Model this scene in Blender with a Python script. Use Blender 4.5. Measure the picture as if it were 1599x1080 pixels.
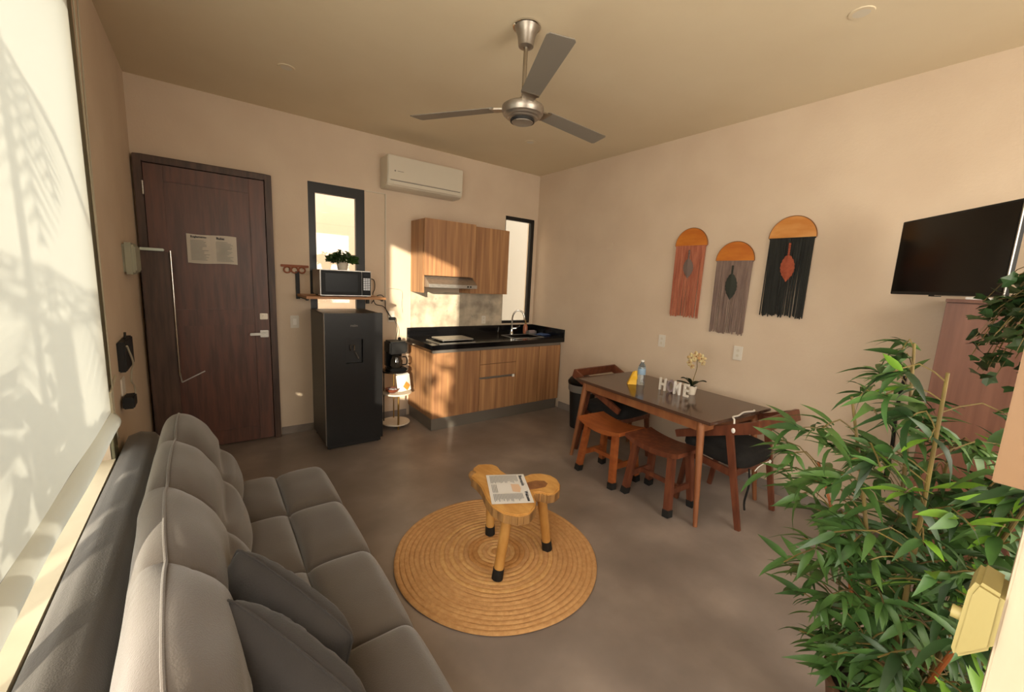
import bpy, bmesh, math, random
from mathutils import Vector, Matrix, noise
scene = bpy.context.scene
for o in list(bpy.data.objects): bpy.data.objects.remove(o)
PI = math.pi; R = math.radians
random.seed(7)

# ------------------------------------------------------------------ camera
RX = Vector((0.80421114, -0.59239853, 0.04804603)); DN = Vector((-0.05362158, -0.15282743, -0.98679709)); FW = Vector((0.5919199, 0.79101691, -0.15467087))
cam_d = bpy.data.cameras.new('camera'); cam = bpy.data.objects.new('camera', cam_d)
scene.collection.objects.link(cam); scene.camera = cam
UPV = -DN; BK = -FW
cam.matrix_world = Matrix(((RX.x, UPV.x, BK.x, 0), (RX.y, UPV.y, BK.y, 0), (RX.z, UPV.z, BK.z, 1.6), (0, 0, 0, 1)))
cam_d.sensor_width = 36; cam_d.lens = 36 * 638.759 / 1599; cam_d.clip_start = 0.02; cam_d.clip_end = 200
def project(p):
    v = Vector(p) - Vector((0, 0, 1.6)); d = v.dot(FW)
    if d < .05: return None
    return (v.dot(RX) / d * 638.759 + 799.5, v.dot(DN) / d * 638.759 + 540, d)
# ------------------------------------------------------------------ world, sun, exposure
w = bpy.data.worlds.new('world'); scene.world = w; w.use_nodes = True
bg = w.node_tree.nodes['Background']; bg.inputs[0].default_value = (1.0, .95, .88, 1); bg.inputs[1].default_value = 4.6
SUN_DIR = Vector((.50, .84, -.175)).normalized()
sd = bpy.data.lights.new('sun', 'SUN'); sd.energy = 11; sd.color = (1, .86, .68); sd.angle = R(.7)
so = bpy.data.objects.new('sun', sd); scene.collection.objects.link(so)
so.rotation_euler = SUN_DIR.to_track_quat('-Z', 'Y').to_euler(); so.location = (-6, -8, 5)
def area(name, loc, rot, sx, sy, e, col):
    d = bpy.data.lights.new(name, 'AREA'); d.shape = 'RECTANGLE'; d.size = sx; d.size_y = sy; d.energy = e; d.color = col
    o = bpy.data.objects.new(name, d); scene.collection.objects.link(o); o.location = loc; o.rotation_euler = rot; return o
# area lamps: daylight at the glass wall beside the blind, added fill at the rear
area('daylight_side', (-.40, .25, 1.65), (0, R(-90), 0), 2.0, 1.7, 46, (1, .91, .80))
area('rear_fill', (1.9, -1.60, 1.7), (R(90), 0, 0), 1.8, 1.6, 72, (1, .90, .78))
scene.view_settings.view_transform = 'Standard'; scene.view_settings.look = 'None'
scene.view_settings.gamma = 1; scene.view_settings.use_curve_mapping = False
scene.view_settings.exposure = 0.0

# ------------------------------------------------------------------ materials
def srgb(h):
    h = h.lstrip('#'); c = [int(h[i:i+2], 16) / 255 for i in (0, 2, 4)]
    return tuple(x / 12.92 if x <= .04045 else ((x + .055) / 1.055) ** 2.4 for x in c) + (1,)
M = {}
def mat(name, col, rough=.6, metal=0, col2=None, scale=8, stretch=(1, 1, 1), bump=0, bscale=None, detail=4, ramp=(.35, .65), spec=None, coat=0, trans=0, sheen=0, mid=None, perobj=0):
    m = bpy.data.materials.new(name); m.use_nodes = True; nt = m.node_tree; N = nt.nodes; L = nt.links
    b = N['Principled BSDF']; b.inputs['Base Color'].default_value = srgb(col); b.inputs['Roughness'].default_value = rough; b.inputs['Metallic'].default_value = metal
    if spec is not None: b.inputs['Specular IOR Level'].default_value = spec
    if coat: b.inputs['Coat Weight'].default_value = coat; b.inputs['Coat Roughness'].default_value = .08
    if trans: b.inputs['Transmission Weight'].default_value = trans
    if sheen: b.inputs['Sheen Weight'].default_value = sheen; b.inputs['Sheen Roughness'].default_value = .5
    tc = N.new('ShaderNodeTexCoord'); mp = N.new('ShaderNodeMapping'); L.new(tc.outputs['Object'], mp.inputs[0]); mp.inputs['Scale'].default_value = stretch
    last = None
    if col2:
        n = N.new('ShaderNodeTexNoise'); n.inputs['Scale'].default_value = scale; n.inputs['Detail'].default_value = detail; L.new(mp.outputs[0], n.inputs[0])
        r = N.new('ShaderNodeValToRGB'); L.new(n.outputs[0], r.inputs[0])
        r.color_ramp.elements[0].position = ramp[0]; r.color_ramp.elements[0].color = srgb(col)
        r.color_ramp.elements[1].position = ramp[1]; r.color_ramp.elements[1].color = srgb(col2)
        if mid: e = r.color_ramp.elements.new((ramp[0] + ramp[1]) / 2); e.color = srgb(mid)
        L.new(r.outputs[0], b.inputs['Base Color']); last = r.outputs[0]
    if perobj and last:
        oi = N.new('ShaderNodeObjectInfo'); hs = N.new('ShaderNodeHueSaturation'); mr = N.new('ShaderNodeMapRange')
        L.new(oi.outputs['Random'], mr.inputs[0]); mr.inputs[3].default_value = 1 - perobj; mr.inputs[4].default_value = 1 + perobj
        L.new(mr.outputs[0], hs.inputs['Value']); L.new(last, hs.inputs['Color']); L.new(hs.outputs[0], b.inputs['Base Color'])
    if bump:
        n2 = N.new('ShaderNodeTexNoise'); n2.inputs['Scale'].default_value = bscale or scale; n2.inputs['Detail'].default_value = 6; L.new(mp.outputs[0], n2.inputs[0])
        bp = N.new('ShaderNodeBump'); bp.inputs['Strength'].default_value = bump; bp.inputs['Distance'].default_value = .01
        L.new(n2.outputs[0], bp.inputs['Height']); L.new(bp.outputs[0], b.inputs['Normal'])
    M[name] = m; return m
mat('wall', '#CDB9A2', .85, col2='#D3C0A9', scale=2.5, bump=.12, bscale=60)
mat('ceiling', '#D6C6A8', .9, col2='#DACBAE', scale=1.5, bump=.05, bscale=40)
mat('floor', '#756A62', .36, col2='#988A80', scale=2.0, bump=.04, bscale=30, detail=9, ramp=(.32, .68), mid='#83776F')
mat('baseboard', '#7F756E', .45, col2='#8B8179', scale=9)
mat('door_wood', '#6A4539', .42, col2='#513831', scale=5, stretch=(6, 6, .6), bump=.08, mid='#5F4037')
mat('door_frame', '#553F34', .5, col2='#3B2A22', scale=5, stretch=(6, 6, .6))
mat('black_alu', '#1B1B1C', .4, spec=.4)
mat('olive_alu', '#6E6A52', .5)
mat('kitchen_wood', '#8A6042', .5, col2='#B98C60', scale=3, stretch=(9, 9, .35), detail=8, mid='#A07550', bump=.05, bscale=12, ramp=(.3, .7))
mat('board_brown', '#6B4433', .5, col2='#7D5340', scale=3, stretch=(9, 9, .5))
mat('slab_wood', '#6E4E28', .5, col2='#7A572F', scale=3, stretch=(3, 3, .6))
mat('steel', '#C4C1BB', .42, .9, col2='#A8A59F', scale=30, stretch=(1, 1, 12))
mat('chrome', '#E0DEDA', .08, 1)
mat('nickel', '#A59C8F', .3, 1)
mat('fan_metal', '#9C948A', .38, .85, col2='#A59D93', scale=20)
mat('fan_blade', '#8D877D', .5, .35)
mat('alu_grey', '#8A847C', .4, .6)
mat('granite', '#0C0C0D', .12, col2='#202024', scale=240, ramp=(.55, .8), detail=2, spec=.5)
mat('concrete_tile', '#958A7A', .7, col2='#CDBFA8', scale=6, detail=8, bump=.1, bscale=25)
mat('black_gloss', '#0D0D0D', .4, spec=.15)
mat('fridge_door', '#141415', .35, spec=.35, col2='#171718', scale=60)
mat('fridge_side', '#4A4843', .42, .35)
mat('black_matte', '#141414', .6)
mat('black_rubber', '#151412', .75)
mat('glass_black', '#040404', .25, spec=.12)
mat('tv_screen', '#0B0B0A', .16, spec=.4)
mat('white_plastic', '#D9D2C6', .45)
mat('ac_white', '#CFC6B4', .4)
mat('pure_white', '#E8E4DC', .5)
mat('key_white', '#DDE2EA', .5)
mat('grey_plastic', '#7A746C', .5)
mat('modem', '#9C9C88', .5)
mat('cream_plastic', '#A0925A', .55)
mat('cord_cream', '#B5AC96', .6)
mat('pier_wood', '#C9B79C', .6, col2='#B7A58C', scale=3, stretch=(5, 5, .5))
mat('sofa', '#4A4139', .9, col2='#51483F', scale=5, bump=.2, bscale=260, sheen=.35)
mat('sofa_dark', '#443D36', .92, col2='#4B443C', scale=5, bump=.2, bscale=260, sheen=.3)
mat('pillow', '#241F1C', .85, col2='#2B2622', scale=6, bump=.15, bscale=200, sheen=.12)
mat('rug', '#BA8B58', .95, col2='#C99B66', scale=40, bump=.5, bscale=120, detail=6)
mat('rug_dark', '#B47F45', .95, col2='#C49258', scale=40, bump=.5, bscale=120)
mat('rug_light', '#C4945A', .95, col2='#D2A66C', scale=40, bump=.5, bscale=120)
mat('stool_wood', '#B5813F', .5, col2='#CC9A55', scale=8, stretch=(3, 1, 1), bump=.1, bscale=30, mid='#C08C49')
mat('bark', '#7E5A34', .8, col2='#A97E48', scale=22, stretch=(1, 1, .2), bump=.5)
mat('heartwood', '#7A4E2C', .6, col2='#8E5E36', scale=20)
mat('paper', '#D9D6D2', .7)
mat('paper_dim', '#C9C0B2', .7)
mat('ink', '#3A3C44', .8); mat('ink_soft', '#8A8C8E', .8); mat('ink_orange', '#D8B79A', .8); mat('ink_grey', '#8F9088', .8)
mat('table_top', '#4A352B', .13, col2='#553D31', scale=3, stretch=(6, 1, 1), spec=.5)
mat('table_wood', '#7E4C2E', .42, col2='#94603C', scale=5, stretch=(3, 3, .7))
mat('redwood', '#562D1D', .38, col2='#73422B', scale=6, stretch=(4, 4, .8), mid='#633624')
mat('orangewood', '#8A4823', .38, col2='#A05A2E', scale=6, stretch=(4, 1, 4))
mat('darkredwood', '#6A3322', .35, col2='#7B3E28', scale=6, stretch=(4, 1, 4))
mat('cushion_black', '#0D0B09', .95, col2='#16120F', scale=25, bump=.3)
mat('halfmoon', '#B8651B', .5, col2='#CE7F2A', scale=4, stretch=(1, 1, 3))
mat('halfmoon_pale', '#C07A30', .5, col2='#D69A55', scale=4, stretch=(1, 1, 3))
mat('cord_terracotta', '#9A5640', .95, col2='#B97458', scale=50, stretch=(1, 1, .1))
mat('cord_taupe', '#75625A', .95, col2='#8C776C', scale=50, stretch=(1, 1, .1))
mat('cord_black', '#1E1F1D', .95, col2='#2B2C29', scale=50, stretch=(1, 1, .1))
mat('feather_green', '#33362F', .95); mat('feather_rust', '#A5543A', .95, col2='#8F452E', scale=40); mat('feather_grey', '#75645C', .95)
mat('leaf', '#36552A', .5, col2='#587C36', scale=5, perobj=.5, mid='#466A2F')
mat('leaf_bright', '#6E9A2E', .45, col2='#7FAE3C', scale=5, perobj=.25)
mat('leaf_dark', '#22391C', .5, col2='#385A2B', scale=5, perobj=.4)
mat('ivy_leaf', '#2A3F1D', .5, col2='#38521F', scale=8, perobj=.45)
mat('cane', '#7C6A35', .6, col2='#5A4A2A', scale=9)
mat('orange_cane', '#9A5426', .6)
mat('pot_terra', '#6A4A30', .8)
mat('soil', '#2B1E14', .95)
mat('white_pot', '#D8CDBB', .6)
mat('orchid_leaf', '#1E2B16', .4)
mat('orchid_petal', '#D6CC9A', .6, col2='#B88A5A', scale=30)
mat('yellow', '#E0AE1C', .5)
mat('blue_label', '#8FAAC2', .4)
mat('brass', '#9A7A45', .35, .8)
mat('hook_wood', '#8A4A2A', .6)
mat('blue_cloth', '#2C4470', .9)
mat('soap', '#A8674A', .3); mat('sponge', '#8E7F80', .8)
mat('orange_card', '#C98A3A', .7)
mat('shelf_wood', '#9A6B40', .5, col2='#AE7E50', scale=4, stretch=(1, 6, 6))
mat('ext_wall', '#E6D3BE', .9, col2='#EBDAC6', scale=1)
mat('ext_wall_grey', '#A39A8E', .9)
mat('ext_ground', '#CFC2A8', .9, col2='#BFB196', scale=3)
mat('bottle', '#DDE8EC', .06, trans=.9)
mat('smoked', '#2A2622', .08, trans=.6)
mat('glint_pale', '#C9D6CB', .15)
mat('palm', '#2B3F22', .7)
# thin blind fabric that lets the sun through
m = bpy.data.materials.new('blind'); m.use_nodes = True; nt = m.node_tree; nt.nodes.clear()
out = nt.nodes.new('ShaderNodeOutputMaterial'); mx = nt.nodes.new('ShaderNodeMixShader'); df = nt.nodes.new('ShaderNodeBsdfDiffuse'); tr = nt.nodes.new('ShaderNodeBsdfTranslucent')
df.inputs[0].default_value = srgb('#DAD6C8'); tr.inputs[0].default_value = srgb('#A0A29E'); mx.inputs[0].default_value = .62
nt.links.new(df.outputs[0], mx.inputs[1]); nt.links.new(tr.outputs[0], mx.inputs[2]); nt.links.new(mx.outputs[0], out.inputs[0]); M['blind'] = m
# clear window glass
m = bpy.data.materials.new('window_glass'); m.use_nodes = True; nt = m.node_tree; nt.nodes.clear()
out = nt.nodes.new('ShaderNodeOutputMaterial'); mx = nt.nodes.new('ShaderNodeMixShader'); gl = nt.nodes.new('ShaderNodeBsdfGlossy'); tr = nt.nodes.new('ShaderNodeBsdfTransparent'); 
gl.inputs['Roughness'].default_value = .02; tr.inputs[0].default_value = (.93, .94, .92, 1)
mx.inputs[0].default_value = .06; nt.links.new(tr.outputs[0], mx.inputs[1]); nt.links.new(gl.outputs[0], mx.inputs[2]); nt.links.new(mx.outputs[0], out.inputs[0]); M['window_glass'] = m

# ------------------------------------------------------------------ geometry helpers
class MB:
    def __init__(s): s.v = []; s.f = []
    def add(s, vs, fs):
        n = len(s.v); s.v += [Vector(v) for v in vs]; s.f += [[i + n for i in f] for f in fs]; return s
    def box(s, x0, x1, y0, y1, z0, z1):
        return s.add([(x, y, z) for z in (z0, z1) for y in (y0, y1) for x in (x0, x1)],
                     [(0, 2, 3, 1), (4, 5, 7, 6), (0, 1, 5, 4), (2, 6, 7, 3), (0, 4, 6, 2), (1, 3, 7, 5)])
    def cbox(s, c, d, rz=0, m=None):
        n = len(s.v); s.box(-d[0]/2, d[0]/2, -d[1]/2, d[1]/2, -d[2]/2, d[2]/2)
        mm = Matrix.Translation(c) @ (m if m else Matrix.Rotation(rz, 4, 'Z'))
        for i in range(n, len(s.v)): s.v[i] = mm @ s.v[i]
        return s
    def beam(s, a, b, w, d, up=(0, 0, 1), w2=None, d2=None):
        a = Vector(a); b = Vector(b); t = (b - a).normalized(); u = Vector(up).cross(t)
        if u.length < 1e-4: u = Vector((1, 0, 0))
        u.normalize(); v = t.cross(u); w2 = w2 or w; d2 = d2 or d; vs = []
        for p, ww, dd in ((a, w, d), (b, w2, d2)):
            for sx, sy in ((-1, -1), (1, -1), (1, 1), (-1, 1)): vs.append(p + u * sx * ww / 2 + v * sy * dd / 2)
        return s.add(vs, [(3, 2, 1, 0), (4, 5, 6, 7), (0, 1, 5, 4), (1, 2, 6, 5), (2, 3, 7, 6), (3, 0, 4, 7)])
    def cyl(s, a, b, r0, r1=None, n=20, caps=True):
        a = Vector(a); b = Vector(b); r1 = r0 if r1 is None else r1; t = (b - a).normalized()
        u = t.orthogonal().normalized(); v = t.cross(u); vs = []
        for p, r in ((a, r0), (b, r1)):
            for i in range(n): q = 2 * PI * i / n; vs.append(p + (u * math.cos(q) + v * math.sin(q)) * r)
        fs = [(i, (i + 1) % n, n + (i + 1) % n, n + i) for i in range(n)]
        if caps: fs += [tuple(range(n - 1, -1, -1)), tuple(range(n, 2 * n))]
        return s.add(vs, fs)
    def lathe(s, prof, c=(0, 0, 0), n=28, sx=1, sy=1):
        vs = []; c = Vector(c)
        for r, z in prof:
            for i in range(n): q = 2 * PI * i / n; vs.append(c + Vector((r * math.cos(q) * sx, r * math.sin(q) * sy, z)))
        fs = []
        for k in range(len(prof) - 1):
            for i in range(n): fs.append((k * n + i, k * n + (i + 1) % n, (k + 1) * n + (i + 1) % n, (k + 1) * n + i))
        fs.append(tuple(range(n - 1, -1, -1))); fs.append(tuple((len(prof) - 1) * n + i for i in range(n)))
        return s.add(vs, fs)
    def tube(s, pts, r, n=8, smooth=3):
        pts = [Vector(p) for p in pts]
        if smooth and len(pts) > 2:
            q = []
            for i in range(len(pts) - 1):
                p0 = pts[max(i - 1, 0)]; p1 = pts[i]; p2 = pts[i + 1]; p3 = pts[min(i + 2, len(pts) - 1)]
                for k in range(smooth):
                    t = k / smooth
                    q.append(.5 * ((2 * p1) + (p2 - p0) * t + (2 * p0 - 5 * p1 + 4 * p2 - p3) * t * t + (3 * p1 - p0 - 3 * p2 + p3) * t ** 3))
            q.append(pts[-1]); pts = q
        vs = []; u = None
        for i, p in enumerate(pts):
            t = (pts[min(i + 1, len(pts) - 1)] - pts[max(i - 1, 0)]).normalized()
            u = (t.orthogonal() if u is None else (u - t * u.dot(t))).normalized(); v = t.cross(u)
            rr = r(i / (len(pts) - 1)) if callable(r) else r
            for k in range(n): a = 2 * PI * k / n; vs.append(p + (u * math.cos(a) + v * math.sin(a)) * rr)
        fs = []
        for i in range(len(pts) - 1):
            for k in range(n): fs.append((i * n + k, i * n + (k + 1) % n, (i + 1) * n + (k + 1) % n, (i + 1) * n + k))
        fs.append(tuple(range(n - 1, -1, -1))); fs.append(tuple((len(pts) - 1) * n + k for k in range(n)))
        return s.add(vs, fs)
    def prism(s, poly, z0, z1, f=lambda x, y, z: (x, y, z)):
        n = len(poly); vs = [f(x, y, z0) for x, y in poly] + [f(x, y, z1) for x, y in poly]
        return s.add(vs, [tuple(range(n - 1, -1, -1)), tuple(range(n, 2 * n))] + [(i, (i + 1) % n, n + (i + 1) % n, n + i) for i in range(n)])
    def grid(s, nu, nv, fn, closeu=False):
        vs = [fn(i / (nu if closeu else nu - 1), j / (nv - 1)) for j in range(nv) for i in range(nu)]
        fs = []
        for j in range(nv - 1):
            for i in range(nu if closeu else nu - 1):
                i2 = (i + 1) % nu; fs.append((j * nu + i, j * nu + i2, (j + 1) * nu + i2, (j + 1) * nu + i))
        return s.add(vs, fs)
    def ell(s, c, r, n=12, m=8, e=1.0, mat4=None):
        def sg(v): return math.copysign(abs(v) ** e, v)
        k = len(s.v)
        def fn(u, v):
            a = 2 * PI * u; b = PI * (v - .5)
            return Vector((r[0] * sg(math.cos(b)) * sg(math.cos(a)), r[1] * sg(math.cos(b)) * sg(math.sin(a)), r[2] * sg(math.sin(b))))
        s.grid(n, m, fn, True)
        mm = Matrix.Translation(c) @ (mat4 or Matrix.Identity(4))
        for i in range(k, len(s.v)): s.v[i] = mm @ s.v[i]
        return s
    def xf(s, m4):
        s.v = [m4 @ v for v in s.v]; return s
def obj(name, mb, mt, parent=None, smooth=False, bev=0, sub=0, angle=40, kind=None, label=None, local=False):
    me = bpy.data.meshes.new(name)
    off = Vector((0, 0, 0))
    if parent is not None and not local: off = wloc(parent)
    me.from_pydata([v - off for v in mb.v], [], mb.f)
    bm = bmesh.new(); bm.from_mesh(me); bmesh.ops.remove_doubles(bm, verts=bm.verts, dist=1e-6); bmesh.ops.recalc_face_normals(bm, faces=bm.faces)
    if bev:
        es = [e for e in bm.edges if len(e.link_faces) == 2 and e.calc_face_angle(0) > R(35)]
        bmesh.ops.bevel(bm, geom=es, offset=bev, segments=2, affect='EDGES', clamp_overlap=True)
    bm.to_mesh(me); bm.free()
    me.materials.append(M[mt] if isinstance(mt, str) else mt)
    if smooth:
        me.shade_smooth()
        try: me.set_sharp_from_angle(angle=R(angle))
        except Exception: pass
    o = bpy.data.objects.new(name, me); scene.collection.objects.link(o)
    if parent is not None: o.parent = parent
    if sub: md = o.modifiers.new('sub', 'SUBSURF'); md.levels = sub; md.render_levels = sub
    if kind: o['kind'] = kind
    if label: o['label'] = label
    return o
def wloc(o):
    v = Vector((0, 0, 0))
    while o: v += Vector(o.location); o = o.parent
    return v
def thing(name, label, cat, loc=(0, 0, 0), group=None, rz=0):
    o = bpy.data.objects.new(name, None); o.empty_display_size = .1; scene.collection.objects.link(o)
    o.location = loc; o.rotation_euler = (0, 0, rz); o['label'] = label; o['category'] = cat
    if group: o['group'] = group
    return o
def tag(o, label, cat, group=None):
    o['label'] = label; o['category'] = cat
    if group: o['group'] = group
    return o
def struct(name, mb, mt, parent=None, **k):
    o = obj(name, mb, mt, parent, **k)
    if parent is None: o['kind'] = 'structure'
    return o
def textmb(body, size, mat4, bold=0, depth=.0005):
    cu = bpy.data.curves.new('t', 'FONT'); cu.body = body; cu.size = size; cu.extrude = depth; cu.offset = bold; cu.resolution_u = 2
    o = bpy.data.objects.new('t', cu); scene.collection.objects.link(o)
    dg = bpy.context.evaluated_depsgraph_get(); me = bpy.data.meshes.new_from_object(o.evaluated_get(dg))
    mb = MB(); mb.add([mat4 @ v.co for v in me.vertices], [tuple(p.vertices) for p in me.polygons])
    bpy.data.objects.remove(o); bpy.data.curves.remove(cu); bpy.data.meshes.remove(me)
    return mb
def frame4(o, ux, uy):   # matrix with local x=ux, local y=uy at origin o
    ux = Vector(ux).normalized(); uy = Vector(uy); uy = (uy - ux * uy.dot(ux)).normalized(); uz = ux.cross(uy); o = Vector(o)
    return Matrix(((ux.x, uy.x, uz.x, o.x), (ux.y, uy.y, uz.y, o.y), (ux.z, uy.z, uz.z, o.z), (0, 0, 0, 1)))

# ================================================================== SETTING
XL, XR, YB, YF, H = -.42, 3.64, 4.42, -1.7, 3.0
T = .14
def wall_holes(name, plane, a0, a1, z0, z1, at, th, holes, mt='wall'):
    """wall along axis ('x' wall runs along X at y=at; 'y' runs along Y at x=at) with rectangular holes"""
    mb = MB(); xs = sorted({a0, a1, *[h[0] for h in holes], *[h[1] for h in holes]}); zs = sorted({z0, z1, *[h[2] for h in holes], *[h[3] for h in holes]})
    for i in range(len(xs) - 1):
        for j in range(len(zs) - 1):
            cx = (xs[i] + xs[i+1]) / 2; cz = (zs[j] + zs[j+1]) / 2
            if any(h[0] < cx < h[1] and h[2] < cz < h[3] for h in holes): continue
            if plane == 'x': mb.box(xs[i], xs[i+1], min(at, at + th), max(at, at + th), zs[j], zs[j+1])
            else: mb.box(min(at, at + th), max(at, at + th), xs[i], xs[i+1], zs[j], zs[j+1])
    return struct(name, mb, mt)
struct('floor', MB().box(XL - T, XR + T, YF - T, YB + T, -.12, 0), 'floor')
struct('ceiling', MB().box(XL - T, XR + T, YF - T, YB + T, H, H + .15), 'ceiling')
DOOR = (-.37, .48, 0, 2.39)
WIN1 = (.812, 1.34, .25, 2.447); WIN2 = (3.11, 3.585, 1.05, 2.43)
wall_holes('wall_back', 'x', XL - T, XR + T, 0, H, YB, T, [WIN1, WIN2])
wall_holes('wall_right', 'y', YF, YB, 0, H, XR, T, [])
wall_holes('wall_left', 'y', YF, YB, 0, H, XL, -T, [(-.68, 2.67, .62, 2.74)])
wall_holes('wall_front', 'x', XL - T, XR + T, 0, H, YF, -T, [(.9, 2.9, .8, 2.6)])
struct('baseboard_right', MB().box(XR - .012, XR, .46, 3.78, 0, .085), 'baseboard', bev=.002)
struct('baseboard_back', MB().box(.52, 1.80, YB - .012, YB, 0, .075), 'baseboard', bev=.002)
struct('baseboard_left', MB().box(XL, XL + .012, 3.06, 4.36, 0, .075), 'baseboard', bev=.002)
# unseen rear window behind the camera, added to go with the fill lamp
fw = struct('window_added', MB().box(.9, 2.9, YF - .09, YF - .05, .8, .85).box(.9, 2.9, YF - .09, YF - .05, 2.55, 2.6).box(.9, .95, YF - .09, YF - .05, .85, 2.55).box(2.85, 2.9, YF - .09, YF - .05, .85, 2.55), 'black_alu')
struct('window_pane', MB().box(.95, 2.85, YF - .075, YF - .07, .85, 2.55), 'window_glass', fw)
cu_ = thing('added_curtain', 'unseen cream sheer curtain added behind the camera to diffuse the sun', 'curtain', (1.9, YF + .05, 2.7))  # added curtain turns direct sun into soft fill
obj('fabric', MB().grid(80, 4, lambda u, v: Vector((.75 + 2.3 * u, YF + .05 + .02 * math.sin(u * 90), 2.7 - 2.0 * v))), 'blind', cu_, smooth=True)
obj('rod', MB().cyl((.7, YF + .05, 2.72), (3.1, YF + .05, 2.72), .012), 'black_alu', cu_, smooth=True)
# left glass wall: aluminium frame, jamb, panes
WX0, WX1 = XL - .138, XL - .105
lw = struct('window_1', MB().box(WX0, WX1, -.68, 2.67, .62, .65).box(WX0, WX1, -.68, 2.67, 2.69, 2.74).box(WX0, WX1, 2.62, 2.67, .65, 2.69)
            .box(WX0, WX1, 1.01, 1.07, .65, 2.69).box(WX0, WX1, -.68, -.64, .65, 2.69), 'black_alu')
for y0, y1 in ((1.07, 2.62), (-.64, 1.01)):
    struct('window_pane', MB().box(XL - .124, XL - .119, y0, y1, .65, 2.69), 'window_glass', lw)
struct('window_sill', MB().box(XL - .104, XL + .012, -.68, 2.67, .621, .645), 'ext_ground', lw)
struct('trim_1', MB().box(XL - .005, XL + .012, 2.67, 2.765, .30, 3.0), 'olive_alu', bev=.002)
# window 2 and 3 in the back wall
def window(name, x0, x1, z0, z1, l, r, t, b, y):
    mb = MB()
    if t: mb.box(x0, x1, y, y + .05, z1 - t, z1)
    if b: mb.box(x0, x1, y, y + .05, z0, z0 + b)
    if l: mb.box(x0, x0 + l, y, y + .05, z0 + b, z1 - t)
    if r: mb.box(x1 - r, x1, y, y + .05, z0 + b, z1 - t)
    o = struct(name, mb, 'black_alu', bev=.003)
    struct('window_pane', MB().box(x0 + l, x1 - r, y + .022, y + .028, z0 + b, z1 - t), 'window_glass', o)
    return o
window('window_2', WIN1[0], WIN1[1], WIN1[2], WIN1[3], .065, .088, .095, .06, YB + .002)
window('window_4', WIN2[0], WIN2[1], WIN2[2], WIN2[3], .012, .052, .045, .035, YB + .004)
# door
dfm = struct('door_1', MB().box(-.405, -.355, 4.35, YB, 0, 2.425).box(.455, .508, 4.35, YB, 0, 2.425).box(-.355, .455, 4.35, YB, 2.375, 2.425), 'door_frame', bev=.004)
leaf = MB().box(-.353, .453, 4.385, 4.418, .008, 2.373)
struct('door_leaf', leaf, 'door_wood', dfm, bev=.003)
struct('door_stile', MB().box(-.351, -.235, 4.374, 4.386, .01, 2.371), 'door_wood', dfm, bev=.003)
struct('door_stile', MB().box(.335, .451, 4.374, 4.386, .01, 2.371), 'door_wood', dfm, bev=.003)
for z0, z1 in ((.01, .14), (1.10, 1.24), (2.25, 2.371)):
    struct('door_rail', MB().box(-.234, .334, 4.374, 4.386, z0, z1), 'door_wood', dfm, bev=.003)
struct('door_hinge', MB().cyl((-.356, 4.345, 2.13), (-.356, 4.345, 2.23), .007), 'steel', dfm, smooth=True)
hd = struct('door_lock', MB().box(.375, .437, 4.358, 4.374, 1.15, 1.205).cyl((.406, 4.345, 1.178), (.406, 4.36, 1.178), .014), 'nickel', dfm, bev=.003)
struct('door_handle', MB().box(.372, .437, 4.358, 4.374, .985, 1.05).cyl((.405, 4.33, 1.018), (.405, 4.36, 1.018), .011).box(.29, .415, 4.322, 4.338, 1.008, 1.03), 'steel', dfm, bev=.003)
# ceiling spots
for (x, y) in ((2.684, .83), (.527, 3.486), (2.70, 3.47)):
    lab = {2.684: 'small round recessed ceiling spot above the television side', .527: 'small round recessed ceiling spot above the brown door', 2.70: 'small round recessed ceiling spot near the far corner'}[x]
    t = thing('ceiling_spot', lab, 'ceiling light', (x, y, H - .004), 'round recessed ceiling spots')
    obj('trim_ring', MB().lathe([(.036, .004), (.036, 0), (.052, 0), (.055, .004)], (x, y, H - .004)), 'ceiling', t, smooth=True)
    obj('diffuser', MB().lathe([(.036, .0), (.030, .003), (.0005, .003)][::-1], (x, y, H - .004)), 'ac_white', t, smooth=True)

# exterior
struct('ground', MB().box(-8, 8, -8, 12, -.3, -.13), 'ext_ground')
tag(obj('garden_wall', MB().box(-1.2, 2.4, 5.75, 5.9, -.13, 3.6), 'ext_wall'), 'cream outside wall seen through the black-framed window by the door', 'wall')
tag(obj('courtyard_wall', MB().box(2.6, 5.4, 5.55, 5.7, -.13, 3.6), 'ext_wall_grey'), 'pale grey outside wall seen through the tall window by the sink', 'wall')

# ================================================================== BLIND
bl = thing('roller_blind', 'cream roller blind with leaf shadows pulled down over the left window', 'blind', (XL, 1.95, 2.85))
def blindf(u, v):
    y = 1.02 + u * (2.675 - 1.02); z = 2.86 - v * (2.86 - .885)
    x = XL + .014 + .0015 * math.sin(y * 9)
    s = max(0, (v - .955) / .045); x += .002 * s * s
    return Vector((x, y, z))
fabric = obj('fabric', MB().grid(30, 60, blindf), 'blind', bl, smooth=True)
def hemf(u, v):
    y = 1.02 + v * 1.655; z = .885 - .105 * u
    return Vector((XL + .016 + .030 * math.sin(PI * u) ** .8 + .003 * math.sin(y * 7) * math.sin(PI * u), y, z + .004 * math.sin(y * 5) * u))
obj('hem', MB().grid(14, 40, hemf), 'blind', bl, smooth=True, label='lower edge of the blind bulging into the room')
obj('roller_tube', MB().cyl((XL + .045, 1.02, 2.87), (XL + .045, 2.675, 2.87), .028), 'white_plastic', bl, smooth=True)
obj('bracket', MB().box(XL, XL + .08, 2.676, 2.682, 2.83, 2.93).box(XL, XL + .08, 1.012, 1.018, 2.83, 2.93), 'white_plastic', bl)
obj('cord', MB().tube([(XL + .03, 2.70, 2.9), (XL + .022, 2.72, 2.2), (XL + .02, 2.73, 1.5), (XL + .022, 2.70, .82), (XL + .02, 2.76, .72)], .003), 'cord_cream', bl, smooth=True)
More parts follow.
